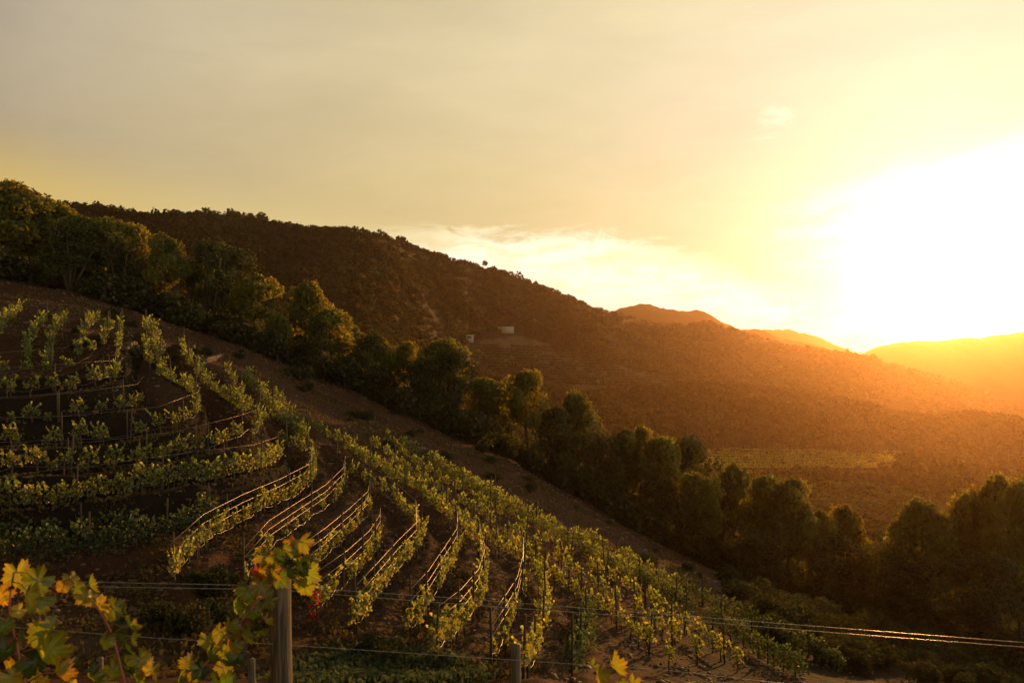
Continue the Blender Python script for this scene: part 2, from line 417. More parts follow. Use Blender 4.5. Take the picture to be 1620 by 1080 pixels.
def bil(G, px, d):
    fi = np.interp(px, UP, np.arange(len(UP))); fj = np.interp(d, DV, np.arange(len(DV)))
    i = np.clip(fi.astype(int), 0, len(UP) - 2); j = np.clip(fj.astype(int), 0, len(DV) - 2); a = fi - i; b = fj - j
    return (G[i, j] * (1 - a) + G[i + 1, j] * a) * (1 - b) + (G[i, j + 1] * (1 - a) + G[i + 1, j + 1] * a) * b


def gz(x, y, G=None):
    """ground height under a point"""
    x = np.asarray(x, float); y = np.asarray(y, float)
    return bil(ZT if G is None else G, 810 + FPX * x / y, y)


def hit(px, py, G, dmin=17.0, dmax=130.0):
    """ground point met by the sight line of a photo pixel"""
    d = np.geomspace(dmin, dmax, 900)
    row = HZ - FPX * bil(G, np.full(900, float(px)), d) / d
    k = np.argmax(row <= py)
    dd = d[k] if row[k] <= py else d[np.argmin(np.abs(row - py))]
    if k > 0 and row[k] <= py: dd = np.interp(py, [row[k], row[k - 1]], [d[k], d[k - 1]])
    return np.array([(px - 810) / FPX * dd, dd])


# ------------------------------------------------------------------ the vine rows, traced on the slope: (name, points, vine kind, terrace height, wires, hose)
ROWS = [
    ('topmost terrace row at the left edge', [(-30, 628), (0, 622), (48, 618), (92, 620), (138, 613), (152, 596)], 'medium', .85, 1, 1),
    ('second terrace row down at the left edge', [(-30, 668), (0, 664), (70, 660), (150, 650), (175, 643), (184, 625), (187, 590), (192, 552)], 'medium', .95, 1, 1),
    ('third terrace row down at the left edge', [(-30, 706), (0, 702), (80, 696), (150, 687), (197, 680), (218, 668), (228, 648)], 'medium', .95, 1, 1),
    ('fourth terrace row down at the left edge', [(-30, 755), (0, 748), (100, 738), (190, 724), (250, 716), (290, 704), (310, 694), (313, 675), (300, 655), (270, 637), (240, 612), (229, 575), (230, 545)], 'dense', .95, 1, 1),
    ('fifth terrace row down at the left edge', [(-30, 800), (60, 795), (130, 786), (220, 775), (320, 758), (375, 740), (402, 722), (413, 706), (400, 690), (370, 672), (330, 640), (300, 612), (286, 565)], 'dense', .95, 1, 1),
    ('long leafy terrace row above the dark thicket', [(-30, 845), (0, 842), (130, 836), (270, 814), (333, 800), (400, 780), (433, 762), (440, 744)], 'hedge', .95, 1, 1),
    ('dark thick row at the lower left', [(-30, 900), (60, 897), (120, 893), (200, 886), (267, 862), (313, 834), (340, 815)], 'bushy', .35, 0, 1),
    ('sparse row between first and second terraces', [(-30, 646), (60, 642), (135, 634)], 'sparse', 0, 0, 0),
    ('sparse row between second and third terraces', [(-30, 687), (60, 682), (160, 667)], 'sparse', 0, 0, 0),
    ('sparse row between third and fourth terraces', [(-30, 731), (60, 725), (150, 712), (240, 697)], 'sparse', 0, 0, 0),
    ('sparse row between fourth and fifth terraces', [(-30, 778), (80, 772), (200, 752), (300, 734), (362, 716)], 'sparse', 0, 0, 0),
    ('sparse row above the long leafy terrace row', [(-30, 822), (100, 815), (250, 794), (350, 768)], 'sparse', 0, 0, 0),
    ('second dark thick row at the lower left', [(-30, 872), (60, 866), (130, 858), (200, 846), (250, 838)], 'bushy', .3, 0, 0),
    ('wired row left of the big post', [(273, 942), (300, 911), (333, 874), (383, 846), (430, 816), (467, 797), (497, 772), (503, 752), (467, 722), (433, 697), (400, 660), (367, 622), (357, 594)], 'dense', .3, 1, 1),
    ('row behind the big post', [(385, 945), (415, 905), (445, 872), (500, 832), (543, 795), (547, 768)], 'sparse', .25, 1, 1),
    ('row right of the big post', [(465, 945), (500, 916), (545, 873), (580, 840), (585, 812)], 'medium', .25, 1, 1),
    ('bowed row ending at the red leaves', [(497, 1000), (543, 954), (580, 911), (600, 880), (602, 855)], 'medium', .22, 1, 1),
    ('second bowed row below the dirt path', [(565, 1020), (574, 1003), (600, 957), (625, 925), (663, 884), (668, 862), (650, 838), (617, 803), (583, 780), (543, 752), (500, 735), (478, 700), (455, 665), (432, 632)], 'dense', .25, 1, 1),
    ('third bowed row below the dirt path', [(650, 1030), (690, 960), (717, 917), (727, 887), (724, 866)], 'medium', .22, 1, 1),
    ('fourth bowed row below the dirt path', [(690, 1073), (727, 1020), (758, 977), (768, 933), (770, 902), (747, 880), (713, 845), (667, 795), (613, 765), (560, 735), (515, 705), (480, 668)], 'dense', .22, 1, 1),
    ('fifth bowed row below the dirt path', [(777, 1075), (800, 1030), (823, 973), (829, 937), (828, 905)], 'sparse', .2, 1, 1),
    ('rightmost bowed row below the dirt path', [(828, 1082), (853, 1040), (865, 997), (863, 953), (850, 922), (803, 897), (763, 863), (700, 812), (640, 790), (580, 752), (530, 712)], 'dense', .2, 0, 1),
    ('short row end by the lone yellow leaf', [(905, 1062), (922, 1025), (932, 985)], 'bushy', .1, 0, 1),
    ('first long row right of the dirt path', [(560, 716), (620, 762), (700, 808), (760, 846), (820, 884), (870, 918), (930, 962), (1000, 1012), (1060, 1062)], 'dense', 0, 0, 0),
    ('second long row right of the dirt path', [(590, 714), (660, 768), (740, 814), (820, 860), (900, 912), (980, 965), (1060, 1020), (1120, 1065)], 'dense', 0, 0, 0),
    ('third long row right of the dirt path', [(615, 708), (660, 745), (730, 790), (800, 832), (880, 878), (960, 925), (1040, 975), (1120, 1028), (1190, 1078)], 'dense', 0, 0, 0),
    ('last but one row before the bare slope', [(640, 712), (700, 750), (770, 795), (850, 838), (930, 880), (1010, 925), (1090, 972), (1190, 1030), (1280, 1075)], 'bushy', 0, 0, 0),
    ('outermost dark row along the bare slope', [(690, 737), (733, 768), (800, 803), (867, 838), (933, 868), (1000, 902), (1090, 948), (1180, 992), (1270, 1035), (1340, 1068)], 'bushy', 0, 0, 0),
    ('leaning uphill row at the top left', [(41, 582), (47, 550), (60, 530), (78, 512)], 'dense', 0, 0, 0),
    ('second uphill row at the top left', [(75, 602), (78, 580), (82, 552), (92, 530), (106, 514)], 'dense', 0, 0, 0),
    ('third uphill row at the top left', [(125, 582), (130, 545), (140, 526), (152, 517)], 'dense', 0, 0, 0),
    ('fourth uphill row at the top left', [(165, 577), (170, 552), (177, 532)], 'medium', 0, 0, 0),
    ('dark short diagonal row high on the nose', [(239, 562), (257, 598), (285, 632), (318, 660)], 'bushy', 0, 0, 0),
    ('dark diagonal row beside the upper dirt path', [(312, 580), (342, 634), (368, 664), (398, 694)], 'bushy', 0, 0, 0),
    ('dark diagonal row over the dirt path bend', [(392, 606), (420, 643), (450, 680), (482, 712)], 'bushy', 0, 0, 0),
    ('vines in the top left corner of the vineyard', [(-20, 560), (0, 538), (14, 515), (40, 500)], 'dense', 0, 0, 0),
]


def resample(P, step):
    P = np.asarray(P, float)
    # soften the traced corners, then walk along at equal steps
    for _ in range(2):
        Q = [P[0]]
        for a, b in zip(P[:-1], P[1:]): Q += [a * .75 + b * .25, a * .25 + b * .75]
        P = np.array(Q + [P[-1]])
    s = np.concatenate([[0], np.cumsum(np.linalg.norm(np.diff(P, axis=0), axis=1))])
    t = np.arange(0, s[-1] + 1e-6, step)
    return np.stack([np.interp(t, s, P[:, i]) for i in range(P.shape[1])], 1)


row_xy = []
for nm, pts, kind, th, wr, hs in ROWS:
    raw = np.array([hit(a, b, Z0) for a, b in pts])
    row_xy.append(resample(raw, .4))
# terraces: a level shelf behind each row and a short steep bank in front of it
ZT = Z0.copy()
sel_j = np.where((DV > 17) & (DV < 75))[0]; sel_i = np.where((UP > -190) & (UP < 1200))[0]
sx = XG[np.ix_(sel_i, sel_j)]; sy = YG[np.ix_(sel_i, sel_j)]
off = np.zeros_like(sx); bank = np.zeros_like(sx)
for (nm, pts, kind, th, wr, hs), R in zip(ROWS, row_xy):
    if th <= 0: continue
    lo_, hi_ = R.min(0) - 4, R.max(0) + 4
    mk = (sx > lo_[0]) & (sx < hi_[0]) & (sy > lo_[1]) & (sy < hi_[1])
    p = np.stack([sx[mk], sy[mk]], 1); Rc = R[::2]
    best = np.full(len(p), 1e9); sg = np.zeros(len(p)); al = np.zeros(len(p))
    for a, b, k in zip(Rc[:-1], Rc[1:], range(len(Rc))):
        e = b - a; L = np.linalg.norm(e); e = e / L
        q = p - a; t = np.clip(q @ e, 0, L); v = q - t[:, None] * e
        dist = np.linalg.norm(v, axis=1); m_ = dist < best
        best[m_] = dist[m_]; sg[m_] = np.sign(e[0] * q[m_, 1] - e[1] * q[m_, 0]); al[m_] = ((q @ e) - t)[m_] if k in (0, len(Rc) - 2) else 0
    s = best * sg
    f = np.interp(s, [-3.0, -1.05, -.50, .5, 3.2], [0, -.8, 1, 1, 0]) * th
    off[mk] += f * np.exp(-(al / .8) ** 2)
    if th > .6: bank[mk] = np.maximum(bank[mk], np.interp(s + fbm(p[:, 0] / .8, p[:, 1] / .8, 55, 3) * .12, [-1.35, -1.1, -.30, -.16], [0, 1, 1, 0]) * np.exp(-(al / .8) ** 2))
ZT[np.ix_(sel_i, sel_j)] += off
# the photo row of each ground point, for the plant cover
PYG = HZ - FPX * Z0 / YG; PXG = np.broadcast_to(UP[:, None], PYG.shape)


def inside(px, py, poly):
    c = np.zeros(np.shape(px), bool); n = len(poly)
    for i in range(n):
        (x1, y1), (x2, y2) = poly[i], poly[(i + 1) % n]
        if y1 == y2: continue
        c ^= ((y1 > py) != (y2 > py)) & (px < (x2 - x1) * (py - y1) / (y2 - y1) + x1)
    return c


F_TERR = [(735, 552), (765, 538), (830, 532), (880, 548), (960, 574), (1085, 600), (1060, 612), (920, 618), (780, 600), (735, 580)]
F_GREEN = [(755, 552), (800, 560), (835, 578), (800, 582), (765, 572)]
F_VALLEY = [(1100, 740), (1118, 716), (1180, 708), (1300, 714), (1415, 720), (1425, 740), (1300, 746), (1120, 746)]
F_BROWN = [(1118, 746), (1420, 744), (1490, 772), (1640, 735), (1640, 772), (1500, 800), (1310, 792), (1180, 765)]
F_UPPER = [(1104, 712), (1112, 692), (1180, 685), (1245, 700), (1262, 712)]
in_up = None
farm = (YG > 380) & (YG < 880)
in_terr = inside(PXG, PYG, F_TERR) & farm; in_green = inside(PXG, PYG, F_GREEN) & farm
in_val = inside(PXG, PYG, F_VALLEY) & (YG > 330) & (YG < 620); in_up = inside(PXG, PYG, F_UPPER) & (YG > 380) & (YG < 700)
in_brn = inside(PXG, PYG, F_BROWN) & (YG > 250) & (YG < 620)
# field terraces on the far hill: narrow level steps
ZT = ZT + in_terr * .55 * (((ZT / 2.3) % 1.0) - .5) * -1.6
crest = np.interp(UP, [-1500, 0, 500, 900, 1050, 1200, 1400, 1500, 1620, 3200], [84, 84, 86, 85, 82, 76, 70, 68, 64, 60])
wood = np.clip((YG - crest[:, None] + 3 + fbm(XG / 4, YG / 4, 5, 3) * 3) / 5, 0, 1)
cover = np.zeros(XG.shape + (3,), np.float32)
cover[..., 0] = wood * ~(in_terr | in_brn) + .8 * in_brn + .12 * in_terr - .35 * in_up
cover[..., 0] = np.maximum(cover[..., 0], np.clip((PXG - 1060 + (PYG - 1000) * .8) / 120, 0, 1) * (YG > 25))
cover[..., 1] = np.where(in_val, .12, np.where(in_green, .9, np.where(in_terr, .3, 0)))
cover[..., 2] = np.clip(1.2 - np.hypot((PXG - 243) / 24, (PYG - 512) / 16), 0, 1) * (YG < 95) * (YG > 55)
cover[..., 2] = np.maximum(cover[..., 2], .55 * np.clip(1.2 - np.hypot((PXG - 520) / 22, (PYG - 780) / 14), 0, 1) * (YG < 80))
PATHS = [[(205, 560), (262, 640), (330, 690), (440, 735), (500, 762), (560, 797), (600, 832), (625, 860), (610, 900), (560, 975), (515, 1040)], [(760, 890), (790, 925), (780, 985), (740, 1060)], [(860, 925), (895, 985), (890, 1040), (870, 1078)], [(895, 950), (960, 1005), (1020, 1060)], [(120, 1010), (250, 1040), (420, 1065)]]
path = np.zeros(XG.shape, np.float32); pc_ = path[np.ix_(sel_i, sel_j)]
for P in PATHS:
    R = resample(np.array([hit(a, b, Z0) for a, b in P]), 1.0)
    dm = np.full(sx.shape, 9.0)
    for q in R: dm = np.minimum(dm, np.hypot(sx - q[0], sy - q[1]))
    tr_ = np.exp(-((dm - .62) / .2) ** 2)                                   # two wheel ruts
    pc_ = np.maximum(pc_, np.clip(1.7 - dm, 0, 1) * .7 + .3 * tr_ * (dm < 1.3))
    ZT[np.ix_(sel_i, sel_j)] -= .06 * tr_ * (dm < 1.3)
path[np.ix_(sel_i, sel_j)] = pc_
bank_shade = np.zeros(XG.shape, np.float32); bank_shade[np.ix_(sel_i, sel_j)] = bank  # mask for the painted shade on the bank faces
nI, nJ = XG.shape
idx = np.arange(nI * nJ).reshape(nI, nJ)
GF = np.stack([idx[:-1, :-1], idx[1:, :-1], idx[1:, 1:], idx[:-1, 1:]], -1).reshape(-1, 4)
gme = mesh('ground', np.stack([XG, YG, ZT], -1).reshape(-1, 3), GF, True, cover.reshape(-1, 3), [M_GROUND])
at_ = gme.attributes.new('worn_and_shade', 'FLOAT_COLOR', 'POINT')
wc = np.ones((nI * nJ, 4), np.float32); wc[:, 0] = path.ravel(); wc[:, 1] = bank_shade.ravel(); wc[:, 2] = 0
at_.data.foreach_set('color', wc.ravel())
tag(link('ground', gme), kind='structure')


# ------------------------------------------------------------------ far hills behind the valley
def far_hill(name, prof, d0, back, front, seed, m):
    px = np.arange(prof[0][0], prof[-1][0] + 1, 4.0)
    top = np.interp(px, [p for p, _ in prof], [q for _, q in prof])
    k = np.exp(-.5 * (np.arange(-6, 7) / 1.0) ** 2); k /= k.sum()
    top = np.convolve(np.pad(top, 6, mode='edge'), k, 'valid')
    zt = (HZ - top) / FPX * d0 + fbm(px / 14, px * 0, seed, 4) * d0 * .0012 + fbm(px / 4, px * 0, seed + 3, 2) * d0 * .0007
    rows = []; n = 40; base = -190.0
    for t in np.linspace(-1, 1, n):
        d = d0 + (t * front if t < 0 else t * back)
        w = math.cos(abs(t) ** .9 * math.pi / 2) ** 1.2 if abs(t) < 1 else 0
        X = (px - 810) / FPX * d0
        rough = fbm(X / 160, np.full_like(X, d / 160), seed + 9, 5) * 16 * abs(t) ** .6 * (1 - abs(t)) * 1.6
        rows.append(np.stack([X, np.full_like(X, d), base + (zt - base) * w + rough], 1))
    V = np.array(rows); a, b = V.shape[:2]; ii = np.arange(a * b).reshape(a, b)
    F = np.stack([ii[:-1, :-1], ii[:-1, 1:], ii[1:, 1:], ii[1:, :-1]], -1).reshape(-1, 4)
    return tag(link(name, mesh(name, V.reshape(-1, 3), F, True, np.tile([[1, 0, 0]], (a * b, 1)), [m])), kind='structure')


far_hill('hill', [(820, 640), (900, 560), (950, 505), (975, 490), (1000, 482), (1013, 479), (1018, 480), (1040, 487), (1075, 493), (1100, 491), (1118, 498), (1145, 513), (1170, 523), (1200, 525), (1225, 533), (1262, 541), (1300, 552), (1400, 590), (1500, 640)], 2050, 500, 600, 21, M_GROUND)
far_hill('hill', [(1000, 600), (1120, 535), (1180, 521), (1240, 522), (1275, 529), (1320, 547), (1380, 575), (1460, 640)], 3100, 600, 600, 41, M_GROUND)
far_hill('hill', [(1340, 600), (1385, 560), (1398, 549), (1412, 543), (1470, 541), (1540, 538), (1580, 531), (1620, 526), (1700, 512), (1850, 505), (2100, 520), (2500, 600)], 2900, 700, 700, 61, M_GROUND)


# ------------------------------------------------------------------ vegetation
def icosphere():
    t = (1 + 5 ** .5) / 2
    V = [(-1, t, 0), (1, t, 0), (-1, -t, 0), (1, -t, 0), (0, -1, t), (0, 1, t), (0, -1, -t), (0, 1, -t), (t, 0, -1), (t, 0, 1), (-t, 0, -1), (-t, 0, 1)]
    F = [(0, 11, 5), (0, 5, 1), (0, 1, 7), (0, 7, 10), (0, 10, 11), (1, 5, 9), (5, 11, 4), (11, 10, 2), (10, 7, 6), (7, 1, 8), (3, 9, 4), (3, 4, 2), (3, 2, 6), (3, 6, 8), (3, 8, 9), (4, 9, 5), (2, 4, 11), (6, 2, 10), (8, 6, 7), (9, 8, 1)]
    V = [np.array(v) / np.linalg.norm(v) for v in V]; mids = {}; G = []
    def md(a, b):
        k = (min(a, b), max(a, b))
        if k not in mids: m = V[a] + V[b]; V.append(m / np.linalg.norm(m)); mids[k] = len(V) - 1
        return mids[k]
    for a, b, c in F:
        x, y, z = md(a, b), md(b, c), md(c, a)
        G += [(a, x, z), (b, y, x), (c, z, y), (x, y, z)]
    return np.array(V), np.array(G)


ICO_V, ICO_F = icosphere()


def clump_points(n, r, zc, squash=.85):
    """points and outward normals over a lumpy shell"""
    v = unit(rng.normal(size=(n, 3))); k = rng.uniform(.62, 1.04, (n, 1)) ** .6
    nn = unit(v + rng.normal(size=(n, 3)) * .55)
    return v * k * r * np.array([1, 1, squash]) + np.array([0, 0, zc]), nn


def forest():
    """far woods and scrub on the hillsides"""
    # draw the spots where the ground can be seen (the steep faces as thickly as the flat ones), and some at random everywhere
    ii = np.where((UP > -130) & (UP < 1750))[0]; jj = np.where((DV > 116) & (DV < 1780))[0]
    rows_ = HZ - FPX * ZT[ii] / DV[None, :]
    run = np.minimum.accumulate(np.where(DV[None, :] > 60, rows_, 1e9), 1)
    ext = np.clip(run[:, jj - 1] - rows_[:, jj], 0, None) + .02
    pr = ext.ravel() / ext.sum(); n1 = 30000; n2 = 16000
    pick = rng.choice(len(pr), n1, p=pr); a_, b_ = np.divmod(pick, len(jj))
    px = np.concatenate([UP[ii[a_]] + rng.uniform(-2, 2, n1), rng.uniform(-120, 1740, n2)])
    d = np.concatenate([DV[jj[b_]] * np.exp(rng.uniform(-.005, .005, n1)), np.exp(rng.uniform(math.log(118), math.log(1750), n2))]); nS = n1 + n2
    x = (px - 810) / FPX * d; z = gz(x, d); py = HZ - FPX * z / d
    fld = (inside(px, py, F_TERR) & (d > 380) & (d < 880)) | (inside(px, py, F_VALLEY) & (d > 330) & (d < 620)) | (inside(px, py, F_UPPER) & (d > 380) & (d < 700)) | (inside(px, py, F_BROWN) & (d > 250) & (d < 620) & (rng.random(nS) > .4))
    road = inside(px, py, [(735, 545), (760, 540), (800, 525), (835, 525), (830, 545), (780, 548)]) & (d > 560)
    # sight line: hidden behind nearer ground?
    dd = np.geomspace(70, 1800, 160)
    best = np.full(nS, 1e9)
    for q in dd:
        m_ = q < d * .97
        yy = HZ - FPX * bil(ZT, px, np.full(nS, q)) / q
        best = np.where(m_, np.minimum(best, yy), best)
    vis = py - FPX * 6 / d < best + 2
    clear = fbm(x / 30, d / 45, 77, 3) < -.95                                   # gaps of bare ground
    keep = ~fld & ~road & vis & ~(clear & (d > 250))
    px, d, x, z = px[keep], d[keep], x[keep], z[keep]
    # taller woods: along the spur, the gullies and the field edges
    lines = [([(1050, 690), (1147, 700), (1280, 720), (1400, 745), (1500, 790), (1620, 810)], 45, 420), ([(1100, 330), (1250, 345), (1420, 350), (1500, 370), (1620, 395)], 22, 260), ([(860, 500), (980, 520), (1090, 560), (1200, 590), (1330, 560)], 40, 330), ([(1420, 430), (1450, 450), (1480, 440), (1520, 470)], 14, 70), ([(740, 520), (830, 540), (900, 545)], 14, 60), ([(560, 420), (640, 560), (700, 700)], 30, 120)]
    tx, td = [], []
    for P, sg_, n_ in lines:
        t_ = rng.uniform(P[0][0], P[-1][0], n_); tx.append(t_); td.append(np.interp(t_, [p[0] for p in P], [p[1] for p in P]) + rng.normal(size=n_) * sg_)
    tx, td = np.concatenate(tx), np.concatenate(td); tX = (tx - 810) / FPX * td; tz = gz(tX, td); tpy = HZ - FPX * tz / td
    ok_ = ~(inside(tx, tpy, F_VALLEY) | inside(tx, tpy, F_UPPER) | inside(tx, tpy, F_TERR)); big0 = len(px)
    px, d, x, z = np.concatenate([px, tx[ok_]]), np.concatenate([d, td[ok_]]), np.concatenate([x, tX[ok_]]), np.concatenate([z, tz[ok_]])
    is_big = np.arange(len(px)) >= big0
    for name, m_, quads in (('forest', d > 330, True), ('woodland', d <= 330, True)):
        X, D, Zz = x[m_], d[m_], z[m_]; n = len(X)
        r = rng.uniform(.9, 1.9, n) * np.clip(D / 520, 1.0, 1.7) * np.where(rng.random(n) < .09, 1.8, 1)
        if name == 'woodland': r = rng.uniform(1.1, 2.8, n)
        r = np.where(is_big[m_], rng.uniform(2.4, 4.4, n), r)
        hue = rng.uniform(.55, 1.35, (n, 1)) * np.array([[1, 1, 1]]) * np.stack([rng.uniform(.9, 1.15, n), rng.uniform(.85, 1.1, n), rng.uniform(.7, 1.1, n)], 1)
        hue = hue * np.clip(1 + .55 * fbm(X / 45, D / 60, 23, 3), .45, 1.8)[:, None]
        if not quads:
            nv = len(ICO_V)
            V = np.empty((n, nv, 3)); j = rng.uniform(.72, 1.28, (n, nv, 1))
            sq = np.stack([np.ones(n), np.ones(n), rng.uniform(.75, 1.25, n)], 1)[:, None, :]
            V = ICO_V[None] * j * r[:, None, None] * sq
            V += np.stack([X, D, Zz + r * .55], 1)[:, None, :]
            F = (ICO_F[None] + (np.arange(n) * nv)[:, None, None]).reshape(-1, 3)
            T = np.repeat(hue, nv, 0); V = V.reshape(-1, 3)
        else:
            per = 150 if name == 'woodland' else 34
            v = unit(rng.normal(size=(n, per, 3))); v[..., 2] = np.abs(v[..., 2]) * 1.1 - .25
            lump = 1 + .28 * np.sin(v[..., 0:1] * 5 + rng.uniform(0, 6, (n, 1, 1))) * np.sin(v[..., 1:2] * 5 + rng.uniform(0, 6, (n, 1, 1)))
            P = v * r[:, None, None] * lump * rng.uniform(.75, 1.05, (n, per, 1)) + np.stack([X, D, Zz + r * .5], 1)[:, None, :]
            nn = unit(v + rng.normal(size=v.shape) * .6)
            V, F = leaf_quads(P.reshape(-1, 3), nn.reshape(-1, 3), np.repeat(r * (.30 if per > 100 else .50), per) * rng.uniform(.7, 1.3, n * per))
            T = np.repeat(np.repeat(hue, per, 0) * rng.uniform(.75, 1.25, (n * per, 1)), 4, 0)
        tag(link(name, mesh(name, V, F, False, T, [M_SHRUB if name == 'woodland' else M_FOREST])), kind='stuff')


forest()


def pine_meshes(seed, lean, dense):
    """Aleppo pine, unit height 10 m: forked trunk with limbs, crown of needle clumps"""
    global rng
    keep, rng = rng, np.random.default_rng(seed); R = random.Random(seed)
    tr = MB(); H = 10.0; top = Vector((lean, R.uniform(-.4, .4), H * .80))
    spine = [Vector((0, 0, -.6)), Vector((lean * .12, 0, H * .2)), Vector((lean * .5 + R.uniform(-.2, .2), R.uniform(-.2, .2), H * .45)), Vector((lean * .8, 0, H * .64)), top]
    tr.tube(spine, [.20, .17, .135, .10, .05], 8)
    cl = []
    nl = 15 if dense else 12
    for k in range(nl):
        t = .30 + .66 * (k + R.random() * .6) / nl if dense else .42 + .55 * (k + R.random() * .6) / nl
        h = t * H * .82; f = min(h / (H * .8), 1) * 4; i = min(int(f), 3); base = spine[i].lerp(spine[i + 1], f - i)
        az = k * 2.4 + R.uniform(-.4, .4)
        reach = (1.0 - abs(t - .6) * 1.1) * R.uniform(1.5, 2.35)
        tip = base + Vector((math.cos(az) * reach, math.sin(az) * reach, R.uniform(.3, 1.0)))
        tr.tube([base, base.lerp(tip, .5) + Vector((0, 0, -.1)), tip], [.065, .045, .02], 5)
        cl.append((tip, R.uniform(.85, 1.35) * (1.12 - .35 * abs(t - .65))))
        if R.random() < .6: cl.append((base.lerp(tip, .55) + Vector((R.uniform(-.4, .4), R.uniform(-.4, .4), .5)), R.uniform(.7, 1.0)))
    for k in range(4): cl.append((top + Vector((R.uniform(-.7, .7), R.uniform(-.7, .7), R.uniform(.1, 1.0))), R.uniform(.75, 1.05)))
    P, Nn, S, T = [], [], [], []
    for c, r in cl:
        n = int(270 * r * r)
        v = unit(rng.normal(size=(n, 3))); rad = rng.uniform(.25, 1.05, (n, 1)) ** .4
        P.append(v * rad * r * np.array([1.08, 1.08, .78]) * (1 + .2 * np.sin(v[:, :1] * 6 + r * 9)) + np.array(c)); Nn.append(unit(v * .6 + rng.normal(size=(n, 3)) * .7))
        S.append(rng.uniform(.14, .30, n)); T.append(np.tile(rng.uniform(.75, 1.3) * np.array([[rng.uniform(.9, 1.2), 1, rng.uniform(.7, 1.1)]]), (n, 1)) * rng.uniform(.8, 1.2, (n, 1)))
    V, F = leaf_quads(np.concatenate(P), np.concatenate(Nn), np.concatenate(S), 1.7, .1)
    zmax = V[:, 2].max(); wmax = np.percentile(np.abs(V[:, 0] - lean * .6), 97) * 2
    crown = mesh('crown', V, F, False, np.repeat(np.concatenate(T), 4, 0), [M_PINE])
    rng = keep
    return tr.me('trunk', True, [M_BARK]), crown, zmax, wmax


PINES = [pine_meshes(100 + k, l, de) for k, (l, de) in enumerate([(.5, True), (-.6, False), (.2, True), (1.0, False), (-.3, True), (.0, False), (-.9, True)])]
def evergreen_mesh(seed):
    """broad dark evergreen, crown down to the ground on short forking stems"""
    global rng
    keep, rng = rng, np.random.default_rng(seed); R = random.Random(seed)
    tr = MB(); P, Nn, S, T = [], [], [], []
    for k in range(5):
        a = k * 1.26 + R.uniform(-.3, .3); q = R.uniform(.8, 1.9); tip = Vector((math.cos(a) * q, math.sin(a) * q, R.uniform(4.2, 6.4)))
        tr.tube([(0, 0, -.6), (math.cos(a) * q * .3, math.sin(a) * q * .3, 1.8), tip], [.16, .11, .03], 6)
    for k in range(34):
        h = R.random() ** .8; a = R.uniform(0, 6.28); q = (1.9 - 1.5 * abs(h - .42) ** 1.3) * R.uniform(.3, 1.0)
        c = np.array([math.cos(a) * q, math.sin(a) * q, 1.0 + h * 6.3]); r = R.uniform(.55, 1.0); n = int(210 * r * r)
        v = unit(rng.normal(size=(n, 3))); P.append(v * rng.uniform(.3, 1.08, (n, 1)) ** .45 * r * np.array([1, 1, .9]) + c); Nn.append(unit(v * .5 + rng.normal(size=(n, 3)) * .7))
        S.append(rng.uniform(.12, .24, n)); T.append(np.full((n, 3), R.uniform(.75, 1.7)) * rng.uniform(.8, 1.2, (n, 1)))
    V, F = leaf_quads(np.concatenate(P), np.concatenate(Nn), np.concatenate(S), 1.2, .15)
    crown = mesh('crown', V, F, False, np.repeat(np.concatenate(T), 4, 0), [M_SHRUB]); rng = keep
    return tr.me('trunk', True, [M_BARK]), crown, V[:, 2].max(), np.percentile(np.abs(V[:, 0]), 97) * 2


OAKS = [evergreen_mesh(900 + k) for k in range(4)]
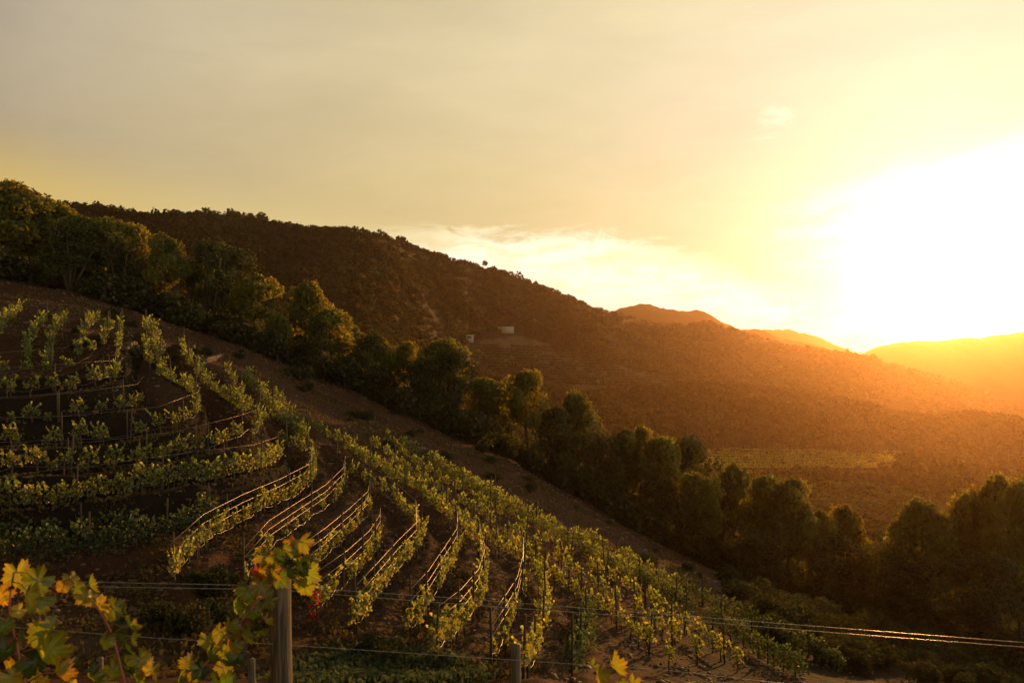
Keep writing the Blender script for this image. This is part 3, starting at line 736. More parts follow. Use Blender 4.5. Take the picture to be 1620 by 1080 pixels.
# (centre px, top row, crown width px, metres behind the crest, what it looks like)
TREES = [
    (12, 291, 95, 6, 'tall dark pine at the left edge of the picture'),
    (52, 345, 70, 10, 'dark pine just right of the tall left-edge pine'),
    (95, 322, 80, 10, 'high broad pine breaking the hill line at the left'),
    (128, 345, 75, 5, 'broad dark pine below the high broad pine'),
    (112, 362, 70, 0, 'dense low tree in front of the high broad pine'),
    (168, 350, 60, 8, 'round pine with a sunlit crown, left of the pointed pine'),
    (190, 357, 58, 3, 'dense tree beside the pointed pine, on its left'),
    (218, 363, 48, 7, 'narrow pointed pine before the brown hill'),
    (262, 375, 52, 3, 'umbrella pine with a bare trunk above the orange earth bank'),
    (238, 402, 45, 10, 'small pine tucked between pointed pine and umbrella pine'),
    (310, 412, 40, 12, 'small pine left of the twin pines'),
    (335, 387, 55, 5, 'taller and left one of the twin pines'),
    (372, 400, 62, 8, 'right one of the twin pines'),
    (397, 440, 62, 0, 'open pine with a dark bare trunk, standing below the twin pines'),
    (440, 500, 32, 0, 'very small pine alone between two clumps of pines'),
    (484, 450, 60, 8, 'rounded pine standing alone on the gap of the tree line'),
    (528, 494, 58, 4, 'low wide pine right of the lone rounded pine'),
    (500, 505, 45, 0, 'short tree at the foot of the lone rounded pine'),
    (556, 520, 40, 10, 'small sunlit pine right of the low wide pine'),
    (586, 533, 45, 2, 'bushy tree with pale crown in mid tree line'),
    (606, 537, 42, 6, 'slim pine touching the bushy pale-crowned tree'),
    (640, 545, 40, 8, 'conical small pine left of the large double-crowned pine'),
    (690, 541, 78, 6, 'large broad pine with double crown before the terraced field'),
    (716, 560, 55, 2, 'lower tree leaning against the large double-crowned pine'),
    (668, 575, 50, 0, 'dense tree in front of the large double-crowned pine'),
    (765, 603, 52, 6, 'fluffy pine below the terraced field'),
    (800, 606, 50, 10, 'pine left of the slender bare-trunked pine'),
    (836, 592, 50, 3, 'slender pine with a tall bare trunk below the terraced field'),
    (870, 650, 55, 3, 'pine right of the slender bare-trunked pine'),
    (912, 625, 58, 8, 'dome-crowned pine rising above its neighbours'),
    (945, 662, 55, 3, 'pine leaning right beside the dome-crowned pine'),
    (905, 690, 60, 0, 'low dark tree at the foot of the dome-crowned pine'),
    (985, 685, 45, 6, 'small pine in the dip after the dome-crowned pine'),
    (1012, 680, 42, 10, 'slim pointed pine left of the yellow valley field'),
    (1050, 697, 60, 6, 'round pine left of the yellow valley field'),
    (1090, 698, 55, 12, 'pine at the left corner of the yellow valley field'),
    (1040, 765, 70, 0, 'dark wide tree low on the gully side'),
    (1110, 755, 65, 2, 'dark pine below the left corner of the yellow valley field'),
    (1135, 735, 50, 10, 'pine in front of the yellow valley field'),
    (1170, 738, 48, 12, 'sunlit pine in front of the yellow valley field, on its right part'),
    (1200, 757, 60, 6, 'tall clumped pine below the yellow valley field'),
    (1245, 764, 68, 4, 'broad sunlit pine below the right end of the yellow field'),
    (1190, 830, 70, 0, 'dark low tree beneath the tall clumped pine'),
    (1295, 812, 48, 8, 'small pine in the notch of the tree line'),
    (1345, 806, 52, 12, 'bright-edged pine left of the tallest right-hand pine'),
    (1320, 855, 70, 2, 'dense tree filling the notch of the tree line'),
    (1385, 850, 62, 3, 'pine leaning left of the big right-hand pine'),
    (1450, 797, 88, 5, 'big layered pine in the lower right'),
    (1500, 845, 60, 8, 'pine between the big layered pine and the tall trunks'),
    (1540, 790, 62, 10, 'bare-trunked tall pine in the lower right'),
    (1572, 758, 80, 12, 'tallest pine near the right edge'),
    (1615, 770, 75, 6, 'dark pine cut by the right edge'),
    (1440, 890, 75, 0, 'low dark tree below the big layered pine'),
    (1560, 880, 80, 0, 'low dark tree below the tallest right-edge pine'),
]
tops_x = sorted((t[0], t[1]) for t in TREES)
for k in range(26):
    px = 60 + 1560 * (k + rng.uniform(.1, .9)) / 26
    near_t = sorted(TREES, key=lambda t: abs(t[0] - px))[:3]
    TREES.append((px, max(t[1] for t in near_t) + rng.uniform(18, 60), rng.uniform(36, 60), rng.uniform(1, 14), 'small bushy tree filling the tree belt, %s of them from the left' % ordinal(k + 1)))
for i, (px, top, wpx, back, lab) in enumerate(TREES):
    v = PINES[(i * 3 + i // 7) % 7] if 'bare' not in lab and 'open' not in lab and 'umbrella' not in lab else PINES[(1, 3, 5)[i % 3]]
    tree_kind = 'pine' if ' pine' in lab.split(',')[0].split(' beside')[0].split(' of ')[0].split(' below')[0].split(' beneath')[0].split(' in front')[0].split(' leaning against')[0] else 'evergreen'
    if tree_kind == 'evergreen': v = OAKS[i % 4]
    d = float(np.interp(px, UP, crest)) + 2 + back
    x = (px - 810) / FPX * d; zg = float(gz(x, d)); H = ((HZ - top) / FPX * d - zg) * 1.05 + .3
    sc = max(H, 2.2) / v[2]; w = wpx / FPX * d / v[3] * 1.08
    w = min(max(w, sc * .55), sc * 1.5)
    r = tag(empty(tree_kind + '_tree', (x, d, zg - .1), rng.uniform(0, 6.28), (w, w, sc)), lab, 'pine tree' if tree_kind == 'pine' else 'tree', 'trees of the gully tree line')
    link('trunk', v[0], r); link('crown', v[1], r)


def shrub_mesh(seed, n=1100):
    global rng
    keep, rng = rng, np.random.default_rng(seed)
    P, Nn, T = [], [], []
    for k in range(9):
        r = rng.uniform(.45, .8); c = np.array([rng.uniform(-.75, .75), rng.uniform(-.75, .75), rng.uniform(.25, 1.05)])
        m_ = n // 9; v = unit(rng.normal(size=(m_, 3)))
        P.append(v * rng.uniform(.5, 1.05, (m_, 1)) ** .6 * r + c); Nn.append(unit(v * .7 + rng.normal(size=(m_, 3)) * .6)); T.append(np.full((m_, 3), rng.uniform(.7, 1.3)) * rng.uniform(.8, 1.2, (m_, 1)))
    P = np.concatenate(P); P[:, 2] = np.maximum(P[:, 2], -.1)
    V, F = leaf_quads(P, np.concatenate(Nn), rng.uniform(.10, .22, len(P)), 1.3)
    me = mesh('foliage', V, F, False, np.repeat(np.concatenate(T), 4, 0), [M_SHRUB])
    st = MB()
    for k in range(4):
        a = rng.uniform(0, 6.28); st.tube([(0, 0, -.2), (math.cos(a) * .25, math.sin(a) * .25, .4), (math.cos(a) * .5, math.sin(a) * .5, .9)], [.05, .035, .015], 5)
    rng = keep
    return me, st.me('stem', True, [M_BARK])


SHRUBS = [shrub_mesh(300 + k) for k in range(5)]
sh = []
for k in range(130):
    px = -10 + 1650 * (k + rng.uniform(-.4, .4)) / 130
    c = float(np.interp(px, UP, crest)); sh.append((px, c + rng.uniform(-.5, 10), rng.uniform(.9, 2.2), 'understorey'))
for k in range(120):                                                    # scrub in the lower right corner, beyond the vines
    px = rng.uniform(1150, 1640); sh.append((px, rng.uniform(38, 66) + max(0, 1250 - px) * .02, rng.uniform(.4, 1.0), 'corner'))
for px, py, s in ((325, 935, .62), (345, 925, .5), (255, 985, .45), (300, 1000, .6), (335, 985, .55), (405, 557, .8), (280, 505, .9), (222, 468, 1.0), (590, 1040, .5), (620, 1055, .4), (470, 600, .9), (180, 500, .6), (330, 560, .5), (560, 660, .5), (650, 690, .4), (840, 775, .5), (760, 715, .6)):
    p = hit(px, py, ZT); sh.append((px, p[1], s, 'slope'))
for k in range(46):
    px = rng.uniform(20, 1250); py_ = np.interp(px, [0, 400, 640, 850, 1000, 1300], [478, 575, 685, 785, 868, 975]) + rng.normal() * 20
    p = hit(px, py_, ZT); sh.append((px, p[1], rng.uniform(.22, .55), 'slope'))
cnt = {'understorey': 0, 'corner': 0, 'slope': 0}
for px, d, s, kind in sorted(sh, key=lambda q: q[0]):
    cnt[kind] += 1; k = cnt[kind]
    lab = {'understorey': 'dark rounded shrub at the foot of the pines, %s from the left', 'corner': 'low scrub bush in the lower right beyond the vines, %s from the left',
           'slope': 'small green bush on the bare vineyard slope, %s from the left'}[kind] % ordinal(k)
    grp = {'understorey': 'shrubs under the pine line', 'corner': 'scrub beyond the last vine rows', 'slope': 'bushes on the bare slope'}[kind]
    x = (px - 810) / FPX * d; v = SHRUBS[int(rng.integers(5))]
    r = tag(empty('shrub', (x, d, float(gz(x, d)) - .08), rng.uniform(0, 6.28), (s * rng.uniform(.9, 1.3), s * rng.uniform(.9, 1.3), s)), lab, 'shrub', grp)
    link('foliage', v[0], r); link('stem', v[1], r)


# ------------------------------------------------------------------ the vineyard
def vine_mesh(seed, kind):
    global rng
    keep, rng = rng, np.random.default_rng(seed)
    n, hx, hy, z0, z1, top = {'dense': (95, .44, .14, .50, 1.14, 4), 'medium': (80, .40, .13, .50, 1.04, 3), 'sparse': (40, .22, .13, .45, .92, 2), 'bushy': (210, .66, .34, .15, 1.12, 5), 'hedge': (190, .62, .28, .30, 1.22, 6)}[kind]
    P = np.stack([rng.uniform(-1, 1, n) * hx, rng.normal(size=n) * hy * .6, rng.uniform(0, 1, n)], 1)
    edge = z1 - .28 * (P[:, 0] / hx) ** 2 - .18 * np.sin(P[:, 0] * 9 + seed) ** 2
    P[:, 2] = z0 + P[:, 2] ** .8 * (edge - z0)
    for k in range(top):                                                # shoots standing out of the hedge
        c = rng.uniform(-.9, .9) * hx; lean = rng.uniform(-.3, .3); hh = rng.uniform(.12, .38)
        m_ = 9; t = np.linspace(0, 1, m_)
        P = np.concatenate([P, np.stack([c + lean * t + rng.normal(size=m_) * .03, rng.uniform(-.1, .1) + rng.uniform(-.3, .3) * t, z1 - .2 + hh * t], 1)])
    nn = unit(rng.normal(size=P.shape) * np.array([1, 1.2, .7]))
    T = rng.uniform(.4, 1.3, (len(P), 1)) * np.where(P[:, 2:3] > z1 - .12, 1.45, .85) * np.stack([rng.uniform(.85, 1.25, len(P)), np.ones(len(P)), rng.uniform(.7, 1.2, len(P))], 1)  # tips lighter, core darker: rim light painted into the leaf tint
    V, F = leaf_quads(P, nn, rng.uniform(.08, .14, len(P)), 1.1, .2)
    fol = mesh('foliage', V, F, False, np.repeat(T, 4, 0), [M_VINEGREENSHADE if kind == 'bushy' else M_VINE])
    tr = MB(); b = rng.uniform(-.06, .06, 4)
    tr.tube([(0, 0, -.15), (b[0], b[1], .25), (b[2], b[3], .5), (b[0] * .5, 0, .72)], [.046, .038, .036, .030], 6)
    for s in (-1, 1): tr.tube([(0, 0, .62), (s * hx * .5, 0, .72), (s * hx * .9, .02, .72)], [.02, .016, .010], 5)
    trunk = tr.me('trunk', True, [M_VBARK])
    rng = keep
    return fol, trunk


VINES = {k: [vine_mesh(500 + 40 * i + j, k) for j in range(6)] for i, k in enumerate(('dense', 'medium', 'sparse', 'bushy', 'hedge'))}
SPACING = {'dense': 1.12, 'medium': 1.15, 'sparse': 1.45, 'bushy': 1.1, 'hedge': 1.05}
GAP = {'dense': .09, 'medium': .14, 'sparse': .22, 'bushy': .05, 'hedge': .04}
SKIP_TOP = {1: 5}
spots, posts = [], []
for ri, ((nm, pts, kind, th, wr, hs), R) in enumerate(zip(ROWS, row_xy)):
    fine = resample(R, SPACING[kind]); k = 0
    for j in range(len(fine)):
        if rng.random() < GAP[kind]: continue
        a = fine[max(j - 1, 0)]; b = fine[min(j + 1, len(fine) - 1)]; t = math.atan2(b[1] - a[1], b[0] - a[0])
        q = fine[j] + rng.normal(size=2) * .07; k += 1
        kd = kind
        if kind == 'sparse' and rng.random() < .18: kd = 'medium'
        if kind == 'medium' and rng.random() < .15: kd = 'sparse' if rng.random() < .5 else 'dense'
        px = 810 + FPX * q[0] / q[1]
        s = rng.uniform(.85, 1.15)
        if px < 250 and q[1] > 49: s *= 1.15
        spots.append([q[0], q[1], t, kd, s, ri, k])
    pp = resample(R, 3.6)
    for j in range(len(pp)): posts.append([pp[j][0], pp[j][1], ri, j + 1])
visible = [s for s in spots if -60 < 810 + FPX * s[0] / s[1] < 1680 and HZ - FPX * (float(gz(s[0], s[1])) + 1.6) / s[1] < 1085]
visible.sort(key=lambda s: s[1])
single, rest = visible[:296], visible[296:]
perrow = {}
for x, y, t, kd, s, ri, k in sorted(single, key=lambda q: (q[5], q[6])):
    perrow[ri] = perrow.get(ri, 0) + 1
    fol, trk = VINES[kd][int(rng.integers(6))]
    word = {'dense': 'leafy', 'medium': 'half-leafy', 'sparse': 'thin young', 'bushy': 'bushy dark', 'hedge': 'full leafy'}[kd]
    r = tag(empty('grape_vine', (x, y, float(gz(x, y))), t + (math.pi if rng.random() < .5 else 0), s), '%s vine, %s from %s end, %s' % (word, ordinal(perrow[ri]), 'left' if ROWS[ri][1][0][0] < 130 else 'near', ROWS[ri][0]),
            'grape vine', 'vines trained along the trellis rows')
    link('foliage', fol, r); link('trunk', trk, r)
VV, FF, TT, off_n = [], [], [], 0
for x, y, t, kd, s, ri, k in rest:
    fol = VINES[kd][int(rng.integers(6))][0]
    n = len(fol.vertices); v = np.empty(n * 3, np.float32); fol.vertices.foreach_get('co', v); v = v.reshape(-1, 3) * s
    c = np.empty(n * 4, np.float32); fol.attributes['tint'].data.foreach_get('color', c)
    R2 = np.array([[math.cos(t), -math.sin(t), 0], [math.sin(t), math.cos(t), 0], [0, 0, 1]])
    VV.append(v @ R2.T + np.array([x, y, float(gz(x, y))])); FF.append(np.arange(n).reshape(-1, 4) + off_n); off_n += n
    TT.append(c.reshape(-1, 4)[:, :3] * rng.uniform(.8, 1.2))
tag(link('vine_foliage', mesh('vine_foliage', np.concatenate(VV), np.concatenate(FF), False, np.concatenate(TT), [M_VINE])), kind='stuff')


def post_mesh(seed, h, r):
    R = random.Random(seed); b = MB(); l = R.uniform(-.05, .05)
    b.tube([(0, 0, -.3), (l * .3, 0, h * .4), (l * .8, l * .4, h * .8), (l, l * .5, h)], [r * 1.05, r, r * .97, r * .93], 8)
    return b.me('trellis_post', False, [M_POST])


POSTS = [post_mesh(k, h, .038) for k, h in enumerate((1.85, 1.95, 2.05, 1.75))]
pc = {}
for x, y, ri, j in posts:
    px = 810 + FPX * x / y
    if not (-40 < px < 1660) or y > 62: continue
    if HZ - FPX * (float(gz(x, y)) + 1.6) / y > 1080: continue
    pc[ri] = pc.get(ri, 0) + 1
    o = link('trellis_post', POSTS[int(rng.integers(4))]); o.location = (x, y, float(gz(x, y))); o.rotation_euler = (rng.normal() * .03, rng.normal() * .03, rng.uniform(0, 6))
    tag(o, 'thin dark post, %s from %s end, %s' % (ordinal(pc[ri]), 'left' if ROWS[ri][1][0][0] < 130 else 'near', ROWS[ri][0]), 'post', 'trellis posts of the vine rows')
# wires on posts and the drip hose hung low under the vines
for (nm, pts, kind, th, wr, hs), R in zip(ROWS, row_xy):
    stop = len(R)
    if len(pts) > 8: stop = int(len(R) * .62)
    L = R[:stop]
    if wr:
        left = pts[0][0] < 0
        for hgt, word in ((1.62, 'top'), (1.25, 'middle'), (.95, 'low'))[:1 if left else 3]:
            b = MB(); P = [(q[0], q[1], float(gz(q[0], q[1])) + hgt) for q in list(L[::11]) + [L[-1]]]
            zz = [p[2] for p in P]
            b.tube([(p[0], p[1], z) for p, z in zip(P, zz)], .004 if left else .0065, 5)
            tag(link('trellis_wire', b.me('trellis_wire', True, [M_WIRE])), 'thin glinting %s wire strung along the %s' % (word, nm), 'wire', 'trellis wires of the vine rows')
    if hs:
        b = MB(); ph = rng.uniform(0, 6)
        b.tube([(q[0], q[1], float(gz(q[0], q[1])) + .40 + .05 * math.sin(i * .9 + ph) + .03 * math.sin(i * 2.3)) for i, q in enumerate(L)], .0125, 6)
        tag(link('irrigation_hose', b.me('irrigation_hose', True, [M_HOSE])), 'dark glinting drip hose slung low along the %s' % nm, 'hose', 'drip hoses of the vine rows')
# leaning pale stake in the thicket
p = hit(205, 838, ZT); b = MB(); z = float(gz(*p)); b.tube([(0, 0, -.1), (.12, 0, .45), (.26, 0, .92)], [.028, .027, .024], 8)
o = link('stake', b.me('stake', True, [M_STAKE])); o.location = (p[0], p[1] - .3, z); tag(o, 'pale leaning stake above the dark thick row at lower left', 'stake')
# low dry stone wall below the orange bank
b = MB(); P = [hit(a, c, ZT) for a, c in ((196, 551), (225, 553), (255, 556), (300, 560), (345, 566))]
rs = resample(np.array(P), .55)
for i, q in enumerate(rs):
    for lv in range(2):
        b.box((q[0] + (lv % 2) * .25, q[1] + rng.normal() * .03, float(gz(*q)) + .05 + lv * .24), (.285 + rng.uniform(0, .02), .22, .125 + rng.uniform(-.02, .03)), (1, 1, 1), rng.normal() * .05)
tag(link('stone_wall', b.me('stone_wall', False, [M_STONE])), 'low dark dry stone wall below the orange earth bank', 'wall')


# weeds on the earth between the rows and at the slope's foot
def tufts(name, spots_, n, h, spread, m):
    P, Nn, S, T = [], [], [], []
    for (px, py, rad) in spots_:
        c = hit(px, py, ZT)
        k = int(n * rad); q = c + rng.normal(size=(k, 2)) * rad * spread
        q = q[q[:, 1] > 18.2]; k = len(q)
        P.append(np.stack([q[:, 0], q[:, 1], gz(q[:, 0], q[:, 1]) + rng.uniform(.0, h, k)], 1)); Nn.append(unit(rng.normal(size=(k, 3)) * np.array([1, 1, .35])))
        S.append(rng.uniform(.05, .14, k)); T.append(np.full((k, 3), 1.0) * rng.uniform(.6, 1.3, (k, 1)))
    V, F = leaf_quads(np.concatenate(P), np.concatenate(Nn), np.concatenate(S), 1.9, .1)
    tag(link(name, mesh(name, V, F, False, np.repeat(np.concatenate(T), 4, 0), [m])), kind='stuff')


tufts('weeds', [(560, 1060, 1.5), (600, 1065, 1.6), (640, 1070, 1.5), (680, 1080, 1.3), (590, 1040, 1.0), (540, 1080, 1.4), (620, 1080, 1.7)], 1500, .30, .50, M_GRASS)
dry = [(rng.uniform(-10, 1000), rng.uniform(600, 1070), rng.uniform(.3, .9)) for _ in range(330)]
dry += [(px, np.interp(px, [0, 400, 640, 850, 1000, 1300], [480, 580, 690, 790, 875, 985]) + rng.normal() * 28, rng.uniform(.4, 1.1)) for px in rng.uniform(0, 1300, 300)]
M_DRY = leafmat('dry_weeds', (.085, .060, .026), (.07, .05, .016), .7, .01)
tufts('dry_grass', dry, 95, .16, .8, M_DRY)


# loose slate over the bare slope and the shelves
sp_ = []
while len(sp_) < 7000:
    px = rng.uniform(-20, 1350, 4000); d = rng.uniform(24, 92, 4000)
    c = np.interp(px, UP, crest); ok = (d < c + 2) & (fbm(px / 60, d / 4, 91, 3) > rng.uniform(-.5, 1.2, 4000))
    sp_ += list(zip(px[ok], d[ok]))
sp_ = np.array(sp_[:7000]); X = (sp_[:, 0] - 810) / FPX * sp_[:, 1]; n = len(X); r_ = np.exp(rng.normal(math.log(.055), .5, n))
V = ICO_V[None, :12] * rng.uniform(.6, 1.3, (n, 12, 1)) * (r_[:, None] * np.stack([rng.uniform(.8, 1.6, n), rng.uniform(.8, 1.4, n), rng.uniform(.4, .8, n)], 1))[:, None, :]
V = V + np.stack([X, sp_[:, 1], gz(X, sp_[:, 1]) + r_ * .1], 1)[:, None, :]
base_f = np.array([(0, 11, 5), (0, 5, 1), (0, 1, 7), (0, 7, 10), (0, 10, 11), (1, 5, 9), (5, 11, 4), (11, 10, 2), (10, 7, 6), (7, 1, 8), (3, 9, 4), (3, 4, 2), (3, 2, 6), (3, 6, 8), (3, 8, 9), (4, 9, 5), (2, 4, 11), (6, 2, 10), (8, 6, 7), (9, 8, 1)])
M_SLATE = simple('slate_chips', (.15, .095, .066), .75, scale=1.2, var=.55)
tag(link('stones', mesh('stones', V.reshape(-1, 3), (base_f[None] + (np.arange(n) * 12)[:, None, None]).reshape(-1, 3), False, None, [M_SLATE])), kind='stuff')


# ------------------------------------------------------------------ far farmland
def field_rows(name, lines, step, size, m, dlo, dhi, dens):
    P, T = [], []
    for (a, b_) in lines:
        n = int(abs(b_[0] - a[0]) * dens)
        px = np.linspace(a[0], b_[0], n); py = np.linspace(a[1], b_[1], n) + rng.normal(size=n) * .12
        gap_ = fbm(px / 9, py * 0 + a[1] * 3.7, 15, 3)
        for x_, y_, g_ in zip(px, py, gap_):
            if g_ < -.55: continue
            q = hit(x_, y_, ZT, dlo, dhi); P.append((q[0], q[1], float(gz(*q)) + size * .5)); T.append(rng.uniform(.7, 1.3))
    P = np.array(P); n = len(P); per = 12
    C2 = np.repeat(P, per, 0) + rng.normal(size=(n * per, 3)) * np.array([size * .8, size * .45, size * .38])
    V, F = leaf_quads(C2, unit(rng.normal(size=(n * per, 3))), rng.uniform(.5, 1.0, n * per) * size * .8)
    tag(link(name, mesh(name, V, F, False, np.repeat(np.repeat(np.array(T), per), 4)[:, None] * np.ones((1, 3)), [m])), kind='stuff')


field_rows('valley_vines', [((1104 + k * 4 + rng.uniform(-5, 5), 739 - 4.6 * k), (1420 + rng.uniform(-8, 4), 740 - 3.9 * k)) for k in range(7)], 1, 1.15, M_FIELDVINE, 330, 600, .55)
terr_lines = [((1108, 709 - k * 5.2), (1250 - k * 16, 710.5 - k * 4.6)) for k in range(4)]
for k in range(13):
    y = 546 + k * 4.6; xs = np.arange(730, 1090, 4.0); ok = inside(xs, np.full(len(xs), y + 0.0) + (xs - 730) * .035, F_TERR)
    if ok.sum() > 6: xs = xs[ok]; terr_lines.append(((xs[0], y + (xs[0] - 730) * .035), (xs[-1], y + (xs[-1] - 730) * .035)))
field_rows('terraced_vines', terr_lines, 1, 1.6, M_FOREST, 420, 900, .5)


def building(px0, px1, ytop, ybase, dlo, dhi, lab, nwin):
    c = hit((px0 + px1) / 2, ybase, ZT, dlo, dhi); d = c[1]; z = float(gz(*c)); w = (px1 - px0) / FPX * d; h = (ybase - ytop) / FPX * d; dep = 8.0
    r = tag(empty('farm_building', (c[0], c[1], max(z, float(gz(c[0] - w / 2, d)), float(gz(c[0] + w / 2, d))) + .3), .04), lab, 'building')
    b = MB(); b.box((0, dep / 2, h / 2 - 1.2), (w / 2, dep / 2, h / 2 + 1.2)); link('wall', b.me('wall', False, [M_WHITE]), r)
    b = MB(); b.box((0, dep / 2, h + .2), (w / 2 + .4, dep / 2 + .4, .2)); link('roof', b.me('roof', False, [M_ROOF]), r)
    for k in range(nwin):
        b = MB(); b.box(((k + .5) / nwin * w - w / 2, -.03, h * .5), (w / nwin * .22, .04, h * .26)); link('window', b.me('window', False, [M_DARK]), r)


building(788, 813, 525.5, 531, 560, 900, 'long low white farm building at the top of the terraced field', 0)
building(737, 749, 542, 548, 480, 800, 'small white shed at the left end of the terraced field', 1)
# single trees in the valley
VT = [(1300, 733, 430, 5.5, 'round tree in the middle of the yellow valley field edge'), (1432, 738, 430, 8, 'dark tree at the right end of the yellow valley field'),
      (1458, 742, 415, 9, 'second dark tree right of the yellow valley field'), (1490, 735, 440, 8, 'third dark tree right of the yellow valley field'),
      (1520, 730, 470, 7, 'fourth dark tree right of the yellow valley field'), (1560, 752, 400, 5, 'small tree on the brown valley slope near the right edge'),
      (1160, 716, 470, 5, 'small tree at the upper left of the yellow valley field'), (1230, 714, 480, 6, 'tree on the upper edge of the yellow valley field'),
      (910, 584, 690, 6, 'small dark tree on the far terraced field'), (955, 590, 680, 6, 'second small dark tree, right on the far terraced field'),
      (845, 541, 800, 7, 'dark tree just right of the long white building'), (945, 602, 640, 5, 'bush at the lower rim of the far terraced field'),
      (1560, 612, 1480, 10, 'far tree on the ridge under the sun glow'), (1340, 556, 1420, 10, 'dark tree on the ridge just left of the sun')]
for px, py, d, h, lab in VT:
    v = PINES[int(rng.integers(7))]; x = (px - 810) / FPX * d; k = h / v[2]
    r = tag(empty('valley_tree', (x, d, float(gz(x, d)) - .3), rng.uniform(0, 6), (k * 1.25, k * 1.25, k)), lab, 'tree', 'single trees in the valley')
    link('trunk', v[0], r); link('crown', v[1], r)
# lone tree standing clear of the ridge line
v = PINES[5]; d = 930.0; x = (767 - 810) / FPX * d; r = tag(empty('pine_tree', (x, d, float(gz(x, d)) - .5), 1.0, (1.15, 1.15, 1.1)), 'lone tree standing proud of the brown hill ridge', 'pine tree')
link('trunk', v[0], r); link('crown', v[1], r)


# ------------------------------------------------------------------ foreground trellis and vine
def W3(px, py, d): return Vector(((px - 810) / FPX * d, d, (HZ - py) / FPX * d))


def big_post(name, px, ytop, wpx, d, m, lab, rough, zlow):
    b = MB(); r0 = wpx / 2 / FPX * d; top = W3(px, ytop, d); S = 28; n = 34; R = random.Random(int(px))
    ph = [R.uniform(0, 6) for _ in range(6)]
    V = []; F = []
    for i in range(n):
        t = i / (n - 1); z = zlow + (top.z - zlow) * t
        for k in range(S):
            q = 2 * math.pi * k / S
            crack = -.10 * max(0, math.sin(q * 7 + ph[0] + .25 * math.sin(t * 9))) ** 8 - .06 * max(0, math.sin(q * 13 + ph[1])) ** 10
            rr = r0 * (1.04 - .06 * t + .035 * math.sin(3 * q + ph[2] + t * 1.5) + .02 * math.sin(5 * q + ph[3]) + crack * rough)
            zz = z + (rough * .010 * math.sin(q * 4 + ph[4]) if i == n - 1 else 0)
            V.append((top.x + rr * math.cos(q) + .006 * math.sin(t * 5), top.y + rr * math.sin(q), zz))
    for i in range(n - 1):
        for k in range(S): F.append((i * S + k, i * S + (k + 1) % S, (i + 1) * S + (k + 1) % S, (i + 1) * S + k))
    V.append((top.x, top.y, top.z + .004))
    for k in range(S): F.append(((n - 1) * S + k, (n - 1) * S + (k + 1) % S, n * S))
    b.add(V, F)
    return tag(link(name, b.me(name, False, [m])), lab, 'post')


def wood_material(name, dark, light):
    m, N = mat(name); co = N.n('ShaderNodeTexCoord').outputs['Object']
    mp = N.n('ShaderNodeMapping'); N.put(mp.inputs[0], co); mp.inputs['Scale'].default_value = (60, 60, 3)
    g = N.noise(mp.outputs[0], 1.0, 6, .65, .6); g2 = N.noise(co, 7, 4)
    c = N.mix(N.sstep(g, .38, .62), dark, light); c = N.mix(N.m('MULTIPLY', N.sstep(g2, .5, .7), .5), c, dark)
    p = N.n('ShaderNodeBsdfPrincipled'); N.put(p.inputs['Base Color'], c); p.inputs['Roughness'].default_value = .72
    bp = N.n('ShaderNodeBump'); bp.inputs['Strength'].default_value = .6; bp.inputs['Distance'].default_value = .006; N.put(bp.inputs['Height'], g); N.put(p.inputs['Normal'], bp.outputs[0])
    finish(N, p.outputs[0]); return m


M_BIGPOST = wood_material('weathered_grain', (.022, .014, .009), (.13, .085, .05))
M_GREYPOST = wood_material('grey_grain', (.07, .062, .05), (.17, .15, .12))
big_post('wooden_post', 446, 893, 34, 3.4, M_BIGPOST, 'tall weathered wooden post wrapped in yellow vine leaves', 1.0, -2.2)
big_post('wooden_post', 817, 1019, 16, 6.4, M_GREYPOST, 'short grey post top right of the leafy post', .4, -3.9)
big_post('wooden_post', 399, 1042, 11, 8.2, M_GREYPOST, 'thin grey post top just left of the leafy post', .4, -4.6)
big_post('wooden_post', 159, 1040, 10.5, 8.4, M_GREYPOST, 'thin grey post top behind the left vine shoots', .4, -4.6)
WIRES = [([(-160, 914, 3.0), (0, 917, 3.1), (430, 926, 3.39), (700, 944, 3.6), (1050, 971, 3.95), (1330, 993, 4.3), (1700, 1022, 4.7)], 'upper one of the paired foreground wires'),
         ([(-160, 920, 3.0), (0, 925, 3.1), (430, 932, 3.36), (700, 953, 3.6), (1050, 978, 3.95), (1330, 1001, 4.3), (1700, 1029, 4.7)], 'lower one of the paired foreground wires'),
         ([(-160, 985, 3.0), (0, 990, 3.1), (250, 1009, 3.3), (430, 1018, 3.37), (700, 1036, 3.6), (1050, 1059, 3.95), (1200, 1076, 4.1), (1400, 1098, 4.3)], 'single lower foreground wire crossing the post')]
for pts, lab in WIRES:
    b = MB(); b.tube([W3(*p) for p in pts], .0010, 6)
    tag(link('fence_wire', b.me('fence_wire', True, [M_OLDWIRE])), lab, 'wire', 'foreground trellis wires')


